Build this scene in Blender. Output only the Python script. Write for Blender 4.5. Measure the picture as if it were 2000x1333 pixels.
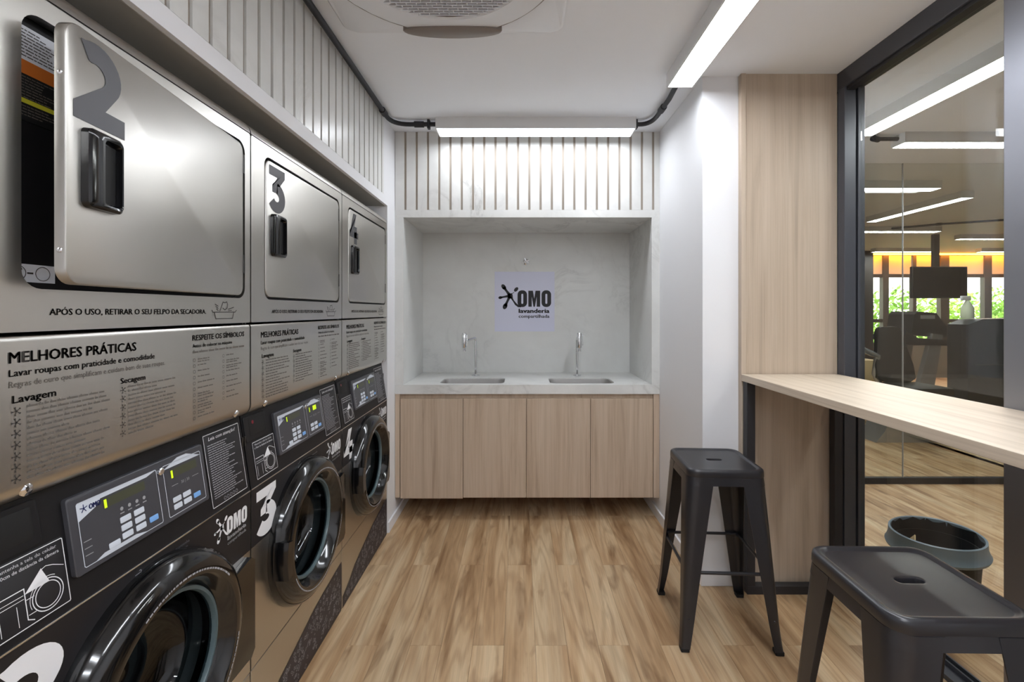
import bpy, bmesh, math, random
from mathutils import Vector, Matrix

# ------------------------------------------------------------------ scene, camera, world, exposure
for o in list(bpy.data.objects): bpy.data.objects.remove(o)
SC = bpy.context.scene
C = SC.collection
R = math.radians
PI = math.pi

cam_d = bpy.data.cameras.new('camera')
cam = bpy.data.objects.new('camera', cam_d); C.objects.link(cam)
CAM_H = 1.387
cam.location = (0, 0, CAM_H); cam.rotation_euler = (R(90), 0, 0)
cam_d.sensor_width = 36; cam_d.lens = 36 * 892 / 2000
cam_d.shift_x = -0.0075; cam_d.shift_y = -0.02925
cam_d.clip_start = 0.02; cam_d.clip_end = 200
SC.camera = cam

W = bpy.data.worlds.new('world'); SC.world = W; W.use_nodes = True
bgn = W.node_tree.nodes['Background']
bgn.inputs[0].default_value = (1.0, 0.97, 0.92, 1); bgn.inputs[1].default_value = 2.2

SC.view_settings.view_transform = 'Standard'; SC.view_settings.look = 'None'
SC.view_settings.gamma = 1; SC.view_settings.use_curve_mapping = False
SC.view_settings.exposure = 1.48
LAMP = 13.0          # radiance of the tube diffusers
rnd = random.Random(7)

H = 2.575            # ceiling height
XM = -0.826          # machine fronts / left wall face
XR = 0.926           # right wall face
YB = 3.02            # sink wall face
YP = 2.29            # jog wall and timber panel face

# ------------------------------------------------------------------ materials
MATS = {}
def lin(c):
    return tuple(((v/12.92) if v <= .04045 else ((v+.055)/1.055)**2.4) for v in [x/255 for x in c])
def mat(name, rgb, rough=.5, metal=0., spec=.5, coat=0., emit=None, es=0.):
    m = bpy.data.materials.new(name); m.use_nodes = True
    b = m.node_tree.nodes['Principled BSDF']
    b.inputs['Base Color'].default_value = (*lin(rgb), 1)
    b.inputs['Roughness'].default_value = rough; b.inputs['Metallic'].default_value = metal
    b.inputs['Specular IOR Level'].default_value = spec
    b.inputs['Coat Weight'].default_value = coat; b.inputs['Coat Roughness'].default_value = .08
    if emit:
        b.inputs['Emission Color'].default_value = (*lin(emit), 1); b.inputs['Emission Strength'].default_value = es
    MATS[name] = m
    return m
class NT:
    def __init__(s, m): s.t = m.node_tree; s.n = s.t.nodes; s.b = s.n['Principled BSDF']
    def add(s, typ, **kw):
        n = s.n.new(typ)
        for k, v in kw.items(): setattr(n, k, v)
        return n
    def link(s, a, b): s.t.links.new(a, b)
    def pos(s): return s.add('ShaderNodeNewGeometry').outputs['Position']
    def mapping(s, vec, scale=(1,1,1), loc=(0,0,0)):
        n = s.add('ShaderNodeMapping'); s.link(vec, n.inputs[0])
        n.inputs['Scale'].default_value = scale; n.inputs['Location'].default_value = loc
        return n.outputs[0]
    def noise(s, vec, scale, detail=4, rough=.5, dist=0.):
        n = s.add('ShaderNodeTexNoise'); s.link(vec, n.inputs['Vector'])
        n.inputs['Scale'].default_value = scale; n.inputs['Detail'].default_value = detail
        n.inputs['Roughness'].default_value = rough; n.inputs['Distortion'].default_value = dist
        return n.outputs['Fac']
    def ramp(s, fac, stops):
        n = s.add('ShaderNodeValToRGB'); s.link(fac, n.inputs[0]); e = n.color_ramp.elements
        while len(e) < len(stops): e.new(.5)
        for k, (p, c) in enumerate(stops):
            e[k].position = p; e[k].color = (*lin(c), 1) if isinstance(c, tuple) else (c, c, c, 1)
        return n.outputs[0]
    def math(s, op, a, b=None, clamp=False):
        n = s.add('ShaderNodeMath', operation=op, use_clamp=clamp)
        for i, v in enumerate((a, b)):
            if v is None: continue
            if hasattr(v, 'links'): s.link(v, n.inputs[i])
            else: n.inputs[i].default_value = v
        return n.outputs[0]
    def mix(s, fac, a, b, typ='MIX'):
        n = s.add('ShaderNodeMix', data_type='RGBA', blend_type=typ)
        for i, v in ((0, fac), (6, a), (7, b)):
            if hasattr(v, 'links'): s.link(v, n.inputs[i])
            elif i == 0: n.inputs[0].default_value = v
            else: n.inputs[i].default_value = (*lin(v), 1)
        return n.outputs[2]
    def bump(s, h, strength=.1, dist=.01):
        n = s.add('ShaderNodeBump'); n.inputs['Strength'].default_value = strength
        n.inputs['Distance'].default_value = dist; s.link(h, n.inputs['Height'])
        s.link(n.outputs[0], s.b.inputs['Normal'])

def plaster(name, rgb, rough=.75):
    m = mat(name, rgb, rough, spec=.3); t = NT(m)
    f = t.noise(t.pos(), 220, 3); t.bump(f, .03, .002)
    return m
plaster('ceiling_paint', (240, 243, 248)); plaster('wall_paint', (232, 232, 234), .6)

def marble(name, base=(226, 226, 223), vein=(168, 166, 162), rough=.28):
    m = mat(name, base, rough); t = NT(m); p = t.pos()
    pw = t.mapping(p, (1.0, 1.0, 1.0))
    n1 = t.noise(pw, 2.2, 6, .6, 1.2)
    v = t.math('ABSOLUTE', t.math('SUBTRACT', n1, .5))
    vein1 = t.ramp(v, [(0.0, .6), (.02, .22), (.06, 0.0)])
    gate = t.ramp(t.noise(pw, 1.3, 2), [(.48, 0.0), (.66, 1.0)])
    fac = t.math('MULTIPLY', vein1, gate)
    cloud = t.ramp(t.noise(pw, 3.0, 5, .6, .5), [(.35, base), (.75, (210, 210, 207))])
    c = t.mix(fac, cloud, vein); t.link(c, t.b.inputs['Base Color'])
    return m
marble('marble_slat'); marble('marble_niche', (220, 221, 218), (190, 190, 187), .35)
mat('groove', (160, 150, 138), .7); mat('soffit_shade', (150, 146, 139), .7)  # soffit grey: deep shade under the cornice put into the colour

def laminate(name, light, mid, dark, sc=(26, 26, 1.1), rough=.45, axis_rot=None):
    m = mat(name, mid, rough); t = NT(m); p = t.pos()
    oi = t.add('ShaderNodeObjectInfo')
    off = t.math('MULTIPLY', oi.outputs['Random'], 37.0)
    cmb = t.add('ShaderNodeCombineXYZ'); t.link(off, cmb.inputs[0]); t.link(off, cmb.inputs[1]); t.link(off, cmb.inputs[2])
    va = t.add('ShaderNodeVectorMath', operation='ADD'); t.link(p, va.inputs[0]); t.link(cmb.outputs[0], va.inputs[1])
    q = t.mapping(va.outputs[0], sc)
    a = t.noise(q, 1.0, 6, .62, .6)
    col = t.ramp(a, [(.30, dark), (.47, mid), (.68, light)])
    q2 = t.mapping(va.outputs[0], tuple(x*7 if x > 5 else x*1.6 for x in sc))
    f = t.ramp(t.noise(q2, 1.0, 3), [(.35, .82), (.6, 1.0)])
    c = t.mix(.4, col, f, 'MULTIPLY')
    t.link(c, t.b.inputs['Base Color'])
    t.bump(a, .04, .002)
    return m
laminate('oak_cabinet', (205, 186, 165), (195, 174, 152), (175, 153, 131))
laminate('oak_panel', (200, 183, 164), (190, 172, 152), (171, 153, 134), (20, 20, .8))
laminate('oak_table', (212, 197, 178), (202, 186, 166), (186, 168, 147), (30, 1.4, 30))

def plank_mat(name, tiled=False):
    m = mat(name, (186, 154, 118), .42, spec=.4); t = NT(m); p = t.pos()
    if tiled:
        br = t.add('ShaderNodeTexBrick'); br.offset = .5
        rot = t.add('ShaderNodeMapping'); t.link(p, rot.inputs[0]); rot.inputs['Rotation'].default_value = (0, 0, R(90))
        t.link(rot.outputs[0], br.inputs['Vector']); br.inputs['Scale'].default_value = 1
        br.inputs['Brick Width'].default_value = 1.2; br.inputs['Row Height'].default_value = .13
        br.inputs['Mortar Size'].default_value = .001
        br.inputs['Color1'].default_value = (0, 0, 0, 1); br.inputs['Color2'].default_value = (1, 1, 1, 1)
        rv = br.outputs['Color']
        sep = t.add('ShaderNodeSeparateColor'); t.link(rv, sep.inputs[0]); rv = sep.outputs[0]
    else:
        rv = t.add('ShaderNodeObjectInfo').outputs['Random']
    off = t.math('MULTIPLY', rv, 71.0)
    cmb = t.add('ShaderNodeCombineXYZ'); t.link(off, cmb.inputs[0]); t.link(off, cmb.inputs[1])
    va = t.add('ShaderNodeVectorMath', operation='ADD'); t.link(p, va.inputs[0]); t.link(cmb.outputs[0], va.inputs[1])
    v = va.outputs[0]
    big = t.noise(t.mapping(v, (7.0, .75, 1)), 1.0, 1.5, .45, .25)          # contour field -> cathedral grain
    rings = t.math('SINE', t.math('MULTIPLY', big, 62.0))
    rings = t.math('ADD', t.math('MULTIPLY', rings, .5), .5)
    fine = t.noise(t.mapping(v, (160, 5, 1)), 1.0, 3, .6)
    broad = t.noise(t.mapping(v, (9, .8, 1)), 1.0, 4, .6, .4)
    base = t.ramp(broad, [(.30, (146, 111, 77)), (.43, (186, 152, 114)), (.54, (203, 173, 136)), (.72, (220, 197, 162))])
    g = t.math('MULTIPLY', t.ramp(rings, [(0.0, 1.0), (.6, 0.0)]), .27)
    c = t.mix(g, base, (134, 97, 62))
    fr = t.ramp(fine, [(.35, .78), (.58, 1.0)])
    c = t.mix(.55, c, fr, 'MULTIPLY')
    kn = t.noise(t.mapping(v, (10, 2.2, 1), (3.3, 1.7, 0)), 1.0, 3, .55, .8)
    kf = t.ramp(kn, [(.56, 0.0), (.72, 1.0)])
    kf = t.math('MULTIPLY', kf, .75)
    c = t.mix(kf, c, (116, 81, 50))
    tone = t.ramp(rv, [(0.0, .90), (1.0, 1.0)])
    c = t.mix(1.0, c, tone, 'MULTIPLY')
    t.link(c, t.b.inputs['Base Color'])
    t.bump(fine, .05, .001)
    return m
plank_mat('floor_plank'); plank_mat('floor_far', True)

def steel(name, rgb=(206, 203, 197), rough=.30, wob=.12):
    m = mat(name, rgb, rough, 1.0); t = NT(m)
    tc = t.add('ShaderNodeTexCoord')
    br = t.noise(t.mapping(t.pos(), (5, 5, 900)), 1.0, 2)
    r2 = t.math('ADD', t.math('MULTIPLY', br, .03), rough-.015)
    t.link(r2, t.b.inputs['Roughness'])
    wv = t.noise(t.pos(), 3.2, 1, .4)
    t.bump(wv, wob, .03)
    return m
steel('steel'); steel('steel_door', (202, 199, 193), .34, .2); steel('steel_drum', (150, 152, 155), .22, .0)
mat('steel_dark', (70, 68, 66), .35, .8)
mat('chrome', (225, 226, 228), .07, 1.0)
steel('sink_steel', (212, 210, 208), .42, .0)
mat('black_gloss', (12, 12, 13), .12, coat=.5); mat('black_plastic', (20, 19, 21), .5, spec=.35)
mat('black_sticker', (32, 30, 32), .45, spec=.4); mat('black_deep', (6, 6, 7), .6)
mat('handle_gloss', (14, 14, 16), .12, coat=.2)
mat('number_grey', (84, 84, 88), .45); mat('ink', (62, 58, 55), .6); mat('ink_soft', (98, 92, 86), .6)
mat('white_print', (236, 236, 238), .5); mat('grey_print', (160, 160, 164), .5)
mat('panel_grey', (66, 66, 71), .35); mat('key_white', (205, 211, 220), .4); mat('key_blue', (120, 170, 226), .4)
mat('lcd', (70, 72, 54), .3); mat('lcd_lit', (190, 220, 30), .4, emit=(190, 225, 20), es=.25); mat('logo_blue', (38, 45, 95), .5)
mat('red_led', (120, 10, 30), .3)
mat('label_orange', (196, 106, 36), .5); mat('label_yellow', (196, 190, 50), .5); mat('label_white', (214, 216, 222), .5)
mat('rubber_grey', (92, 100, 102), .5); mat('seal_teal', (92, 108, 112), .3)
mat('toe_sticker', (50, 44, 48), .5)
mat('paper', (214, 216, 234), .8); mat('print_black', (30, 30, 33), .6)
mat('stool_paint', (39, 39, 43), .3, spec=.6); mat('rubber_black', (20, 20, 21), .7)
mat('frame_metal', (80, 82, 89), .38, .25); mat('frame_dark', (40, 40, 44), .45)
mat('post_metal', (140, 141, 148), .38, .8)
mat('leg_steel', (44, 43, 46), .5)
mat('lamp_body', (222, 222, 222), .5); mat('conduit', (34, 34, 38), .6)
mat('ac_white', (230, 232, 236), .45); mat('ac_dark', (74, 64, 60), .6); mat('ac_slot_and_shade', (132, 122, 116), .5)
mat('baseboard', (236, 236, 238), .4)
mat('bin_grey', (122, 138, 150), .45); mat('bin_bag', (22, 23, 26), .6)
mat('gym_black', (40, 42, 48), .4); mat('gym_grey', (150, 152, 156), .4); mat('gym_silver', (190, 192, 196), .25, .7)
mat('gym_wall', (120, 114, 106), .7); mat('gym_frame', (72, 66, 62), .5); mat('screen', (20, 22, 26), .15)
mat('blind_warm', (240, 226, 205), .7); mat('led_warm', (255, 170, 70), .5, emit=(255, 150, 40), es=14); mat('mat_rubber', (38, 38, 40), .8)
mat('bench_wood', (196, 172, 130), .5); mat('bottle', (205, 214, 190), .3); mat('seat_black', (20, 20, 22), .6)
mat('leaf', (170, 205, 96), .6); mat('leaf_dark', (142, 186, 80), .6); mat('ground', (120, 140, 80), .9)
mat('diffuser', (255, 255, 255), .5, emit=(243, 248, 255), es=LAMP)
mat('diffuser_dim', (255, 255, 255), .5, emit=(243, 248, 255), es=LAMP*.52)
mat('diffuser_mid', (255, 255, 255), .5, emit=(243, 248, 255), es=LAMP*.75)
mat('diffuser_gym', (255, 255, 255), .5, emit=(250, 252, 255), es=LAMP*1.25)

def glass(name, tint, refl=1.0, ior=1.5, rough=0.0):
    m = bpy.data.materials.new(name); m.use_nodes = True; t = m.node_tree; t.nodes.clear()
    o = t.nodes.new('ShaderNodeOutputMaterial'); mx = t.nodes.new('ShaderNodeMixShader')
    tr = t.nodes.new('ShaderNodeBsdfTransparent'); tr.inputs[0].default_value = (*tint, 1)
    gl = t.nodes.new('ShaderNodeBsdfGlossy'); gl.inputs['Roughness'].default_value = rough
    fr = t.nodes.new('ShaderNodeLayerWeight'); fr.inputs[0].default_value = .5
    pw = t.nodes.new('ShaderNodeMath'); pw.operation = 'POWER'; pw.inputs[1].default_value = 5
    mu = t.nodes.new('ShaderNodeMath'); mu.operation = 'MULTIPLY_ADD'; mu.inputs[1].default_value = .95*refl; mu.inputs[2].default_value = .042*refl
    t.links.new(fr.outputs['Facing'], pw.inputs[0]); t.links.new(pw.outputs[0], mu.inputs[0]); t.links.new(mu.outputs[0], mx.inputs[0])
    t.links.new(tr.outputs[0], mx.inputs[1]); t.links.new(gl.outputs[0], mx.inputs[2]); t.links.new(mx.outputs[0], o.inputs[0])
    MATS[name] = m
glass('pane_glass', (.93, .945, .925)); glass('thin_glass', (.95, .965, .945), .8); glass('door_glass', (.34, .37, .38), 1.2)
glass('window_glass', (.95, .96, .95), .6)

# ------------------------------------------------------------------ object helpers
def link(name, me, m=None, parent=None, loc=None, rot=None):
    o = bpy.data.objects.new(name, me); C.objects.link(o)
    if m is not None and me is not None:
        for k in (m if isinstance(m, (list, tuple)) else [m]): me.materials.append(MATS[k])
    if parent: o.parent = parent
    if loc: o.location = loc
    if rot: o.rotation_euler = rot
    return o
def tag(o, label=None, cat=None, group=None, kind=None):
    if label: o['label'] = label
    if cat: o['category'] = cat
    if group: o['group'] = group
    if kind: o['kind'] = kind
    return o
def empty(name, loc, label, cat, rz=0, group=None):
    o = link(name, None, None, None, loc, (0, 0, rz)); o.empty_display_size = .1
    return tag(o, label, cat, group)
def smooth(me, ang=35):
    me.polygons.foreach_set('use_smooth', [True]*len(me.polygons)); me.set_sharp_from_angle(angle=R(ang))
def bm_mesh(bm, name, ang=None):
    bmesh.ops.recalc_face_normals(bm, faces=bm.faces[:])
    me = bpy.data.meshes.new(name); bm.to_mesh(me); bm.free()
    if ang: smooth(me, ang)
    return me
def bm_box(bm, x, y, z, bev=0, seg=2):
    b = bmesh.new() if bev else bm
    vs = [b.verts.new((x[i], y[j], z[k])) for i in (0, 1) for j in (0, 1) for k in (0, 1)]
    for f in ((0,1,3,2), (4,6,7,5), (0,4,5,1), (2,3,7,6), (0,2,6,4), (1,5,7,3)):
        b.faces.new([vs[i] for i in f])
    if bev:
        bmesh.ops.recalc_face_normals(b, faces=b.faces[:])
        bmesh.ops.bevel(b, geom=b.edges[:], offset=bev, segments=seg, affect='EDGES', profile=.5)
        me = bpy.data.meshes.new('tmp'); b.to_mesh(me); b.free(); bm.from_mesh(me); bpy.data.meshes.remove(me)
def box(name, x, y, z, m, parent=None, bev=0, seg=2):
    bm = bmesh.new(); bm_box(bm, x, y, z, bev, seg)
    return link(name, bm_mesh(bm, name, 35 if bev > .004 else None), m, parent)
def boxes(name, lst, m, parent=None, bev=0):
    bm = bmesh.new()
    for b in lst: bm_box(bm, *b, bev)
    return link(name, bm_mesh(bm, name, 35 if bev > .004 else None), m, parent)
def prism(name, poly, axis, d0, d1, m, parent=None, ang=35):
    """poly in the two other axes (in xyz order), extruded along axis"""
    def P(a, b, d): return {'x': (d, a, b), 'y': (a, d, b), 'z': (a, b, d)}[axis]
    bm = bmesh.new()
    A = [bm.verts.new(P(a, b, d0)) for a, b in poly]; B = [bm.verts.new(P(a, b, d1)) for a, b in poly]
    n = len(poly)
    for i in range(n): bm.faces.new((A[i], A[(i+1) % n], B[(i+1) % n], B[i]))
    bm.faces.new(A[::-1]); bm.faces.new(B)
    return link(name, bm_mesh(bm, name, ang), m, parent)
def rrect(x0, x1, z0, z1, r, seg=6):
    pts = []
    for cx, cz, a in ((x1-r, z1-r, 0), (x0+r, z1-r, 90), (x0+r, z0+r, 180), (x1-r, z0+r, 270)):
        for k in range(seg+1):
            t = R(a + 90*k/seg); pts.append((cx + r*math.cos(t), cz + r*math.sin(t)))
    return pts
def loft(name, loops, m, parent=None, cap0=True, cap1=True, ang=40, closed=True):
    bm = bmesh.new(); bm_loft(bm, loops, cap0, cap1)
    return link(name, bm_mesh(bm, name, ang), m, parent)
def bm_loft(bm, loops, cap0=True, cap1=True, wrap=False):
    L = [[bm.verts.new(p) for p in lp] for lp in loops]; n = len(L[0])
    for a, b in list(zip(L, L[1:])) + ([(L[-1], L[0])] if wrap else []):
        for i in range(n):
            bm.faces.new((a[i], a[(i+1) % n], b[(i+1) % n], b[i]))
    if cap0 and not wrap: bm.faces.new(L[0][::-1])
    if cap1 and not wrap: bm.faces.new(L[-1])
def lathe(name, prof, m, parent=None, center=(0, 0, 0), axis='z', seg=48, ang=35, cap0=False, cap1=False):
    """prof: (r, d) d along axis"""
    loops = []
    for r, d in prof:
        lp = []
        for k in range(seg):
            t = 2*PI*k/seg; c, s = max(r, 1e-5)*math.cos(t), max(r, 1e-5)*math.sin(t)
            p = {'z': (c, s, d), 'y': (c, d, s), 'x': (d, c, s)}[axis]
            lp.append(tuple(p[i] + center[i] for i in range(3)))
        loops.append(lp)
    return loft(name, loops, m, parent, cap0, cap1, ang)
def bm_tube(bm, pts, r, seg=10, caps=True):
    pts = [Vector(p) for p in pts]; loops = []
    up = None
    for i, p in enumerate(pts):
        d = ((pts[i+1] - p).normalized() if i < len(pts)-1 else Vector()) + ((p - pts[i-1]).normalized() if i else Vector())
        d.normalize()
        if up is None: up = Vector((0, 0, 1)) if abs(d.z) < .9 else Vector((1, 0, 0))
        u = (up - d*up.dot(d)).normalized(); v = d.cross(u); up = u
        rr = r[i] if isinstance(r, (list, tuple)) else r
        loops.append([p + u*rr*math.cos(2*PI*k/seg) + v*rr*math.sin(2*PI*k/seg) for k in range(seg)])
    bm_loft(bm, loops, caps, caps)
def tube(name, pts, r, m, parent=None, seg=10):
    bm = bmesh.new(); bm_tube(bm, pts, r, seg)
    return link(name, bm_mesh(bm, name, 50), m, parent)
def bend(p0, pc, p1, n=8):
    p0, pc, p1 = Vector(p0), Vector(pc), Vector(p1)
    return [p0*(1-t)**2 + pc*2*t*(1-t) + p1*t*t for t in [k/n for k in range(n+1)]]
def plate_hole(name, outer, inner, y0, y1, m, parent=None):
    """plate in the xz plane, between y0 and y1, with a hole; both loops same count"""
    n = len(outer)
    loops = [[(a, y0, b) for a, b in outer], [(a, y0, b) for a, b in inner], [(a, y1, b) for a, b in inner], [(a, y1, b) for a, b in outer]]
    bm = bmesh.new(); bm_loft(bm, loops, wrap=True)
    return link(name, bm_mesh(bm, name, 40), m, parent)
def rect_circle(x0, x1, z0, z1, cx, cz, r, n=48):
    inner, outer = [], []
    angs = [2*PI*k/n for k in range(n)]
    for x, z in ((x0, z0), (x1, z0), (x1, z1), (x0, z1)):               # make sure corners are hit
        a = math.atan2(z-cz, x-cx) % (2*PI); i = min(range(n), key=lambda k: abs((angs[k]-a+PI) % (2*PI)-PI)); angs[i] = a
    for a in angs:
        c, s = math.cos(a), math.sin(a); inner.append((cx+r*c, cz+r*s))
        t = 1e9
        if c > 1e-9: t = min(t, (x1-cx)/c)
        if c < -1e-9: t = min(t, (x0-cx)/c)
        if s > 1e-9: t = min(t, (z1-cz)/s)
        if s < -1e-9: t = min(t, (z0-cz)/s)
        outer.append((cx+t*c, cz+t*s))
    return outer, inner

# ------------------------------------------------------------------ printing: flat shapes and lettering mapped to a plane
_tc = {}
def text2d(s, bold=0.):
    k = (s, bold)
    if k in _tc: return _tc[k]
    cu = bpy.data.curves.new('t', 'FONT'); cu.body = s; cu.size = 1; cu.offset = bold; cu.resolution_u = 2
    ob = bpy.data.objects.new('t', cu); C.objects.link(ob)
    dg = bpy.context.evaluated_depsgraph_get(); dg.update()
    me = bpy.data.meshes.new_from_object(ob.evaluated_get(dg))
    v = [(p.co.x, p.co.y) for p in me.vertices]; f = [tuple(p.vertices) for p in me.polygons]
    bpy.data.objects.remove(ob); bpy.data.curves.remove(cu); bpy.data.meshes.remove(me)
    _tc[k] = (v, f); return _tc[k]
class Print:
    def __init__(s): s.v = []; s.f = []
    def poly(s, pts):
        i = len(s.v); s.v += list(pts); s.f.append(tuple(range(i, i+len(pts))))
    def rect(s, a0, a1, b0, b1): s.poly([(a0, b0), (a1, b0), (a1, b1), (a0, b1)])
    def ring(s, outer, inner):
        i = len(s.v); n = len(outer); s.v += list(outer) + list(inner)
        for k in range(n): s.f.append((i+k, i+(k+1) % n, i+n+(k+1) % n, i+n+k))
    def disc(s, a, b, ra, rb=None, rot=0, n=20):
        rb = rb or ra; c0, s0 = math.cos(rot), math.sin(rot); pts = []
        for k in range(n):
            t = 2*PI*k/n; x, y = ra*math.cos(t), rb*math.sin(t); pts.append((a + x*c0 - y*s0, b + x*s0 + y*c0))
        s.poly(pts)
    def circ(s, a, b, r, w, t0=0, t1=360, n=32, ratio=1., rot=0):
        pts = []
        for k in range(n+1):
            t = R(t0 + (t1-t0)*k/n); x, y = r*math.cos(t), r*ratio*math.sin(t)
            pts.append((a + x*math.cos(rot) - y*math.sin(rot), b + x*math.sin(rot) + y*math.cos(rot)))
        s.stroke(pts, w)
    def stroke(s, pts, w, taper=None):
        P = [Vector((p[0], p[1])) for p in pts]; L = []; Rr = []
        for i, p in enumerate(P):
            d0 = (P[i]-P[i-1]).normalized() if i else None; d1 = (P[i+1]-P[i]).normalized() if i < len(P)-1 else None
            d = (d0 + d1).normalized() if d0 is not None and d1 is not None and (d0+d1).length > 1e-6 else (d1 if d0 is None else d0)
            n = Vector((-d.y, d.x)); k = 1.0
            if d0 is not None and d1 is not None: k = 1/max(.5, n.dot(Vector((-d0.y, d0.x))))
            ww = (taper[i] if taper else w)/2*k
            L.append(tuple(p + n*ww)); Rr.append(tuple(p - n*ww))
        i = len(s.v); n = len(P); s.v += L + Rr
        for k in range(n-1): s.f.append((i+k, i+k+1, i+n+k+1, i+n+k))
    def text(s, st, a, b, h=None, width=None, bold=0., align='l', slant=0.):
        v, f = text2d(st, 0.)
        if not v: return
        if bold > .003:
            e = bold*(h or .01)*1.9
            for q in (-e, e): s.text(st, a+q, b, h, width, 0., align, slant)
            for q in (-e*.5, e*.5): s.text(st, a, b+q, h, width, 0., align, slant)
            return
        x0 = min(p[0] for p in v); x1 = max(p[0] for p in v)
        sy = (h or .01); sx = width/(x1-x0) if width else sy
        off = {'l': 0, 'c': (x1-x0)*sx/2, 'r': (x1-x0)*sx}[align]
        i = len(s.v); s.v += [(a - off + (p[0]-x0)*sx + slant*p[1]*sy, b + p[1]*sy) for p in v]
        s.f += [tuple(q+i for q in t) for t in f]
    def words(s, a, b, width, h, rg, fill=1.):
        x = a; end = a + width*fill
        while x < end - h:
            w = min(rg.uniform(1.2, 4.6)*h, end-x); s.rect(x, x+w, b, b+h*.62)
            if rg.random() < .6: s.rect(x+w*.2, x+w*.2+h*.22, b+h*.5, b+h)
            x += w + h*.45
    def build(s, name, fn, m, parent=None):
        bm = bmesh.new(); vs = [bm.verts.new(fn(*p)) for p in s.v]
        for f in s.f:
            try: bm.faces.new([vs[i] for i in f])
            except ValueError: pass
        bm.normal_update(); bmesh.ops.triangulate(bm, faces=[f for f in bm.faces if len(f.verts) > 4])
        me = bpy.data.meshes.new(name); bm.to_mesh(me); bm.free()
        return link(name, me, m, parent)
def flat_y(y): return lambda a, b: (a, y, b)
def arc(cx, cy, r, t0, t1, n=16): return [(cx + r*math.cos(R(t0+(t1-t0)*k/n)), cy + r*math.sin(R(t0+(t1-t0)*k/n))) for k in range(n+1)]
def digit(P, d, a, b, w, h):
    """heavy geometric figures; cell a..a+w, b..b+h"""
    sx, sy = w/.70, h
    def T(pts): return [(a + x*sx, b + y*sy) for x, y in pts]
    if d == '2':
        o = [(.10, .955)] + arc(.31, .665, .335, 118, -38, 14)
        i = [(.42, .235), (.70, .235), (.70, 0), (.01, 0), (.01, .195)] + arc(.285, .615, .135, -45, 112, 10) + [(.20, .752)]
        P.poly(T(o + i))
    elif d == '3':
        P.poly(T([(.05, 1), (.64, 1), (.64, .835), (.43, .60), (.17, .60), (.17, .565), (.355, .79), (.05, .79)]))
        P.poly(T([(.17, .605), (.36, .605), (.36, .43), (.17, .43)]))
        P.stroke(T(arc(.325, .325, .215, 88, -150, 24)), .225*sx)
    else:
        P.poly(T([(.30, 1), (.54, 1), (.30, .40), (.02, .40), (.02, .26)]))
        P.rect(a+.0*sx, a+.70*sx, b+.20*sy, b+.40*sy)
        P.rect(a+.36*sx, a+.58*sx, b, b+.58*sy)
def logo(P, P2, a, b, s, small=True):
    """splash + OMO + two lines; a,b = lower left, s = metres per unit (units: sign crop)"""
    def X(x, y): return (a + (x-100)*s, b + (1060-y)*s)
    def blob(hub, tip, r0, r1, ratio, w0):
        hx, hy = X(*hub); tx, ty = X(*tip); ang = math.atan2(ty-hy, tx-hx)
        P.disc(tx, ty, r0*s, r1*s, ang)
        n = 6; pts = [(hx + (tx-hx)*k/n, hy + (ty-hy)*k/n) for k in range(n+1)]
        P.stroke(pts, 0, [s*(w0*(1-k/n)**1.5 + 14 + (2*r1-22)*(k/n)**3) for k in range(n+1)])
    hub = (270, 730)
    P.poly([X(*p) for p in ((238, 700), (300, 694), (308, 720), (312, 770), (262, 772), (232, 752))])
    blob(hub, (180, 605), 44, 29, 1, 40); blob(hub, (132, 757), 28, 20, 1, 34); blob(hub, (200, 880), 46, 31, 1, 36)
    P.disc(*X(358, 640), 38*s, 24*s, R(48)); P.stroke([X(300, 700), X(330, 680)], 8*s)
    P.stroke([X(288, 755), X(320, 805), X(352, 850), X(390, 882), X(430, 886)], 0, [30*s, 20*s, 30*s, 26*s, 20*s])
    for x0, x1 in ((378, 514), (722, 859)):
        o = [X(*p) for p in rrect(x0, x1, 652, 892, 62)]; q = [X(*p) for p in rrect((x0+x1)/2-14, (x0+x1)/2+14, 702, 846, 13)]
        P.ring(o, q)
    P.poly([X(*p) for p in ((533, 888), (533, 658), (598, 658), (617, 770), (636, 658), (702, 658), (702, 888), (652, 888), (652, 745), (628, 888), (606, 888), (582, 745), (582, 888))])
    P2.text('lavanderia', *X(398, 975), h=84*s, width=434*s, bold=.03)
    P2.text('compartilhada', *X(396, 1046), h=66*s, width=438*s, bold=.014)

# ------------------------------------------------------------------ the setting
def struct(o): return tag(o, kind='structure')
YW = 9.5                                                        # gym window wall
floor = struct(box('floor', (-1.75, 4.29), (-2.1, 6.0), (-.12, -.004), 'groove'))
PW, PL = .13, 1.2
def plank(x0, x1, y0, y1):
    g = .0003; c = .0005; bm = bmesh.new()
    lo = [(x0+g, y0+g), (x1-g, y0+g), (x1-g, y1-g), (x0+g, y1-g)]
    hi = [(x0+g+c, y0+g+c), (x1-g-c, y0+g+c), (x1-g-c, y1-g-c), (x0+g+c, y1-g-c)]
    bm_loft(bm, [[(a, b, -.004) for a, b in lo], [(a, b, -c) for a, b in lo], [(a, b, 0) for a, b in hi]], False, True)
    return link('plank', bm_mesh(bm, 'plank'), 'floor_plank', floor)
col = 0; x = -.845
while x < 4.28:
    ymin, ymax = (-.2, 3.62) if x < .9 else ((-.2, 2.30) if x < 1.58 else (.9, 6.0))
    y = 2.494 - 3*PL + (PL/2 if col % 2 else 0)
    while y < ymax:
        a, b = max(y, ymin), min(y+PL, ymax)
        if b - a > .05: plank(x, x+PW, a, b)
        y += PL
    x += PW; col += 1
struct(boxes('floor_gym', [((4.29, 11.2), (-2.1, 9.7), (-.12, 0)), ((-1.75, 4.29), (6.0, 9.7), (-.12, 0))], 'floor_far'))
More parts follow.
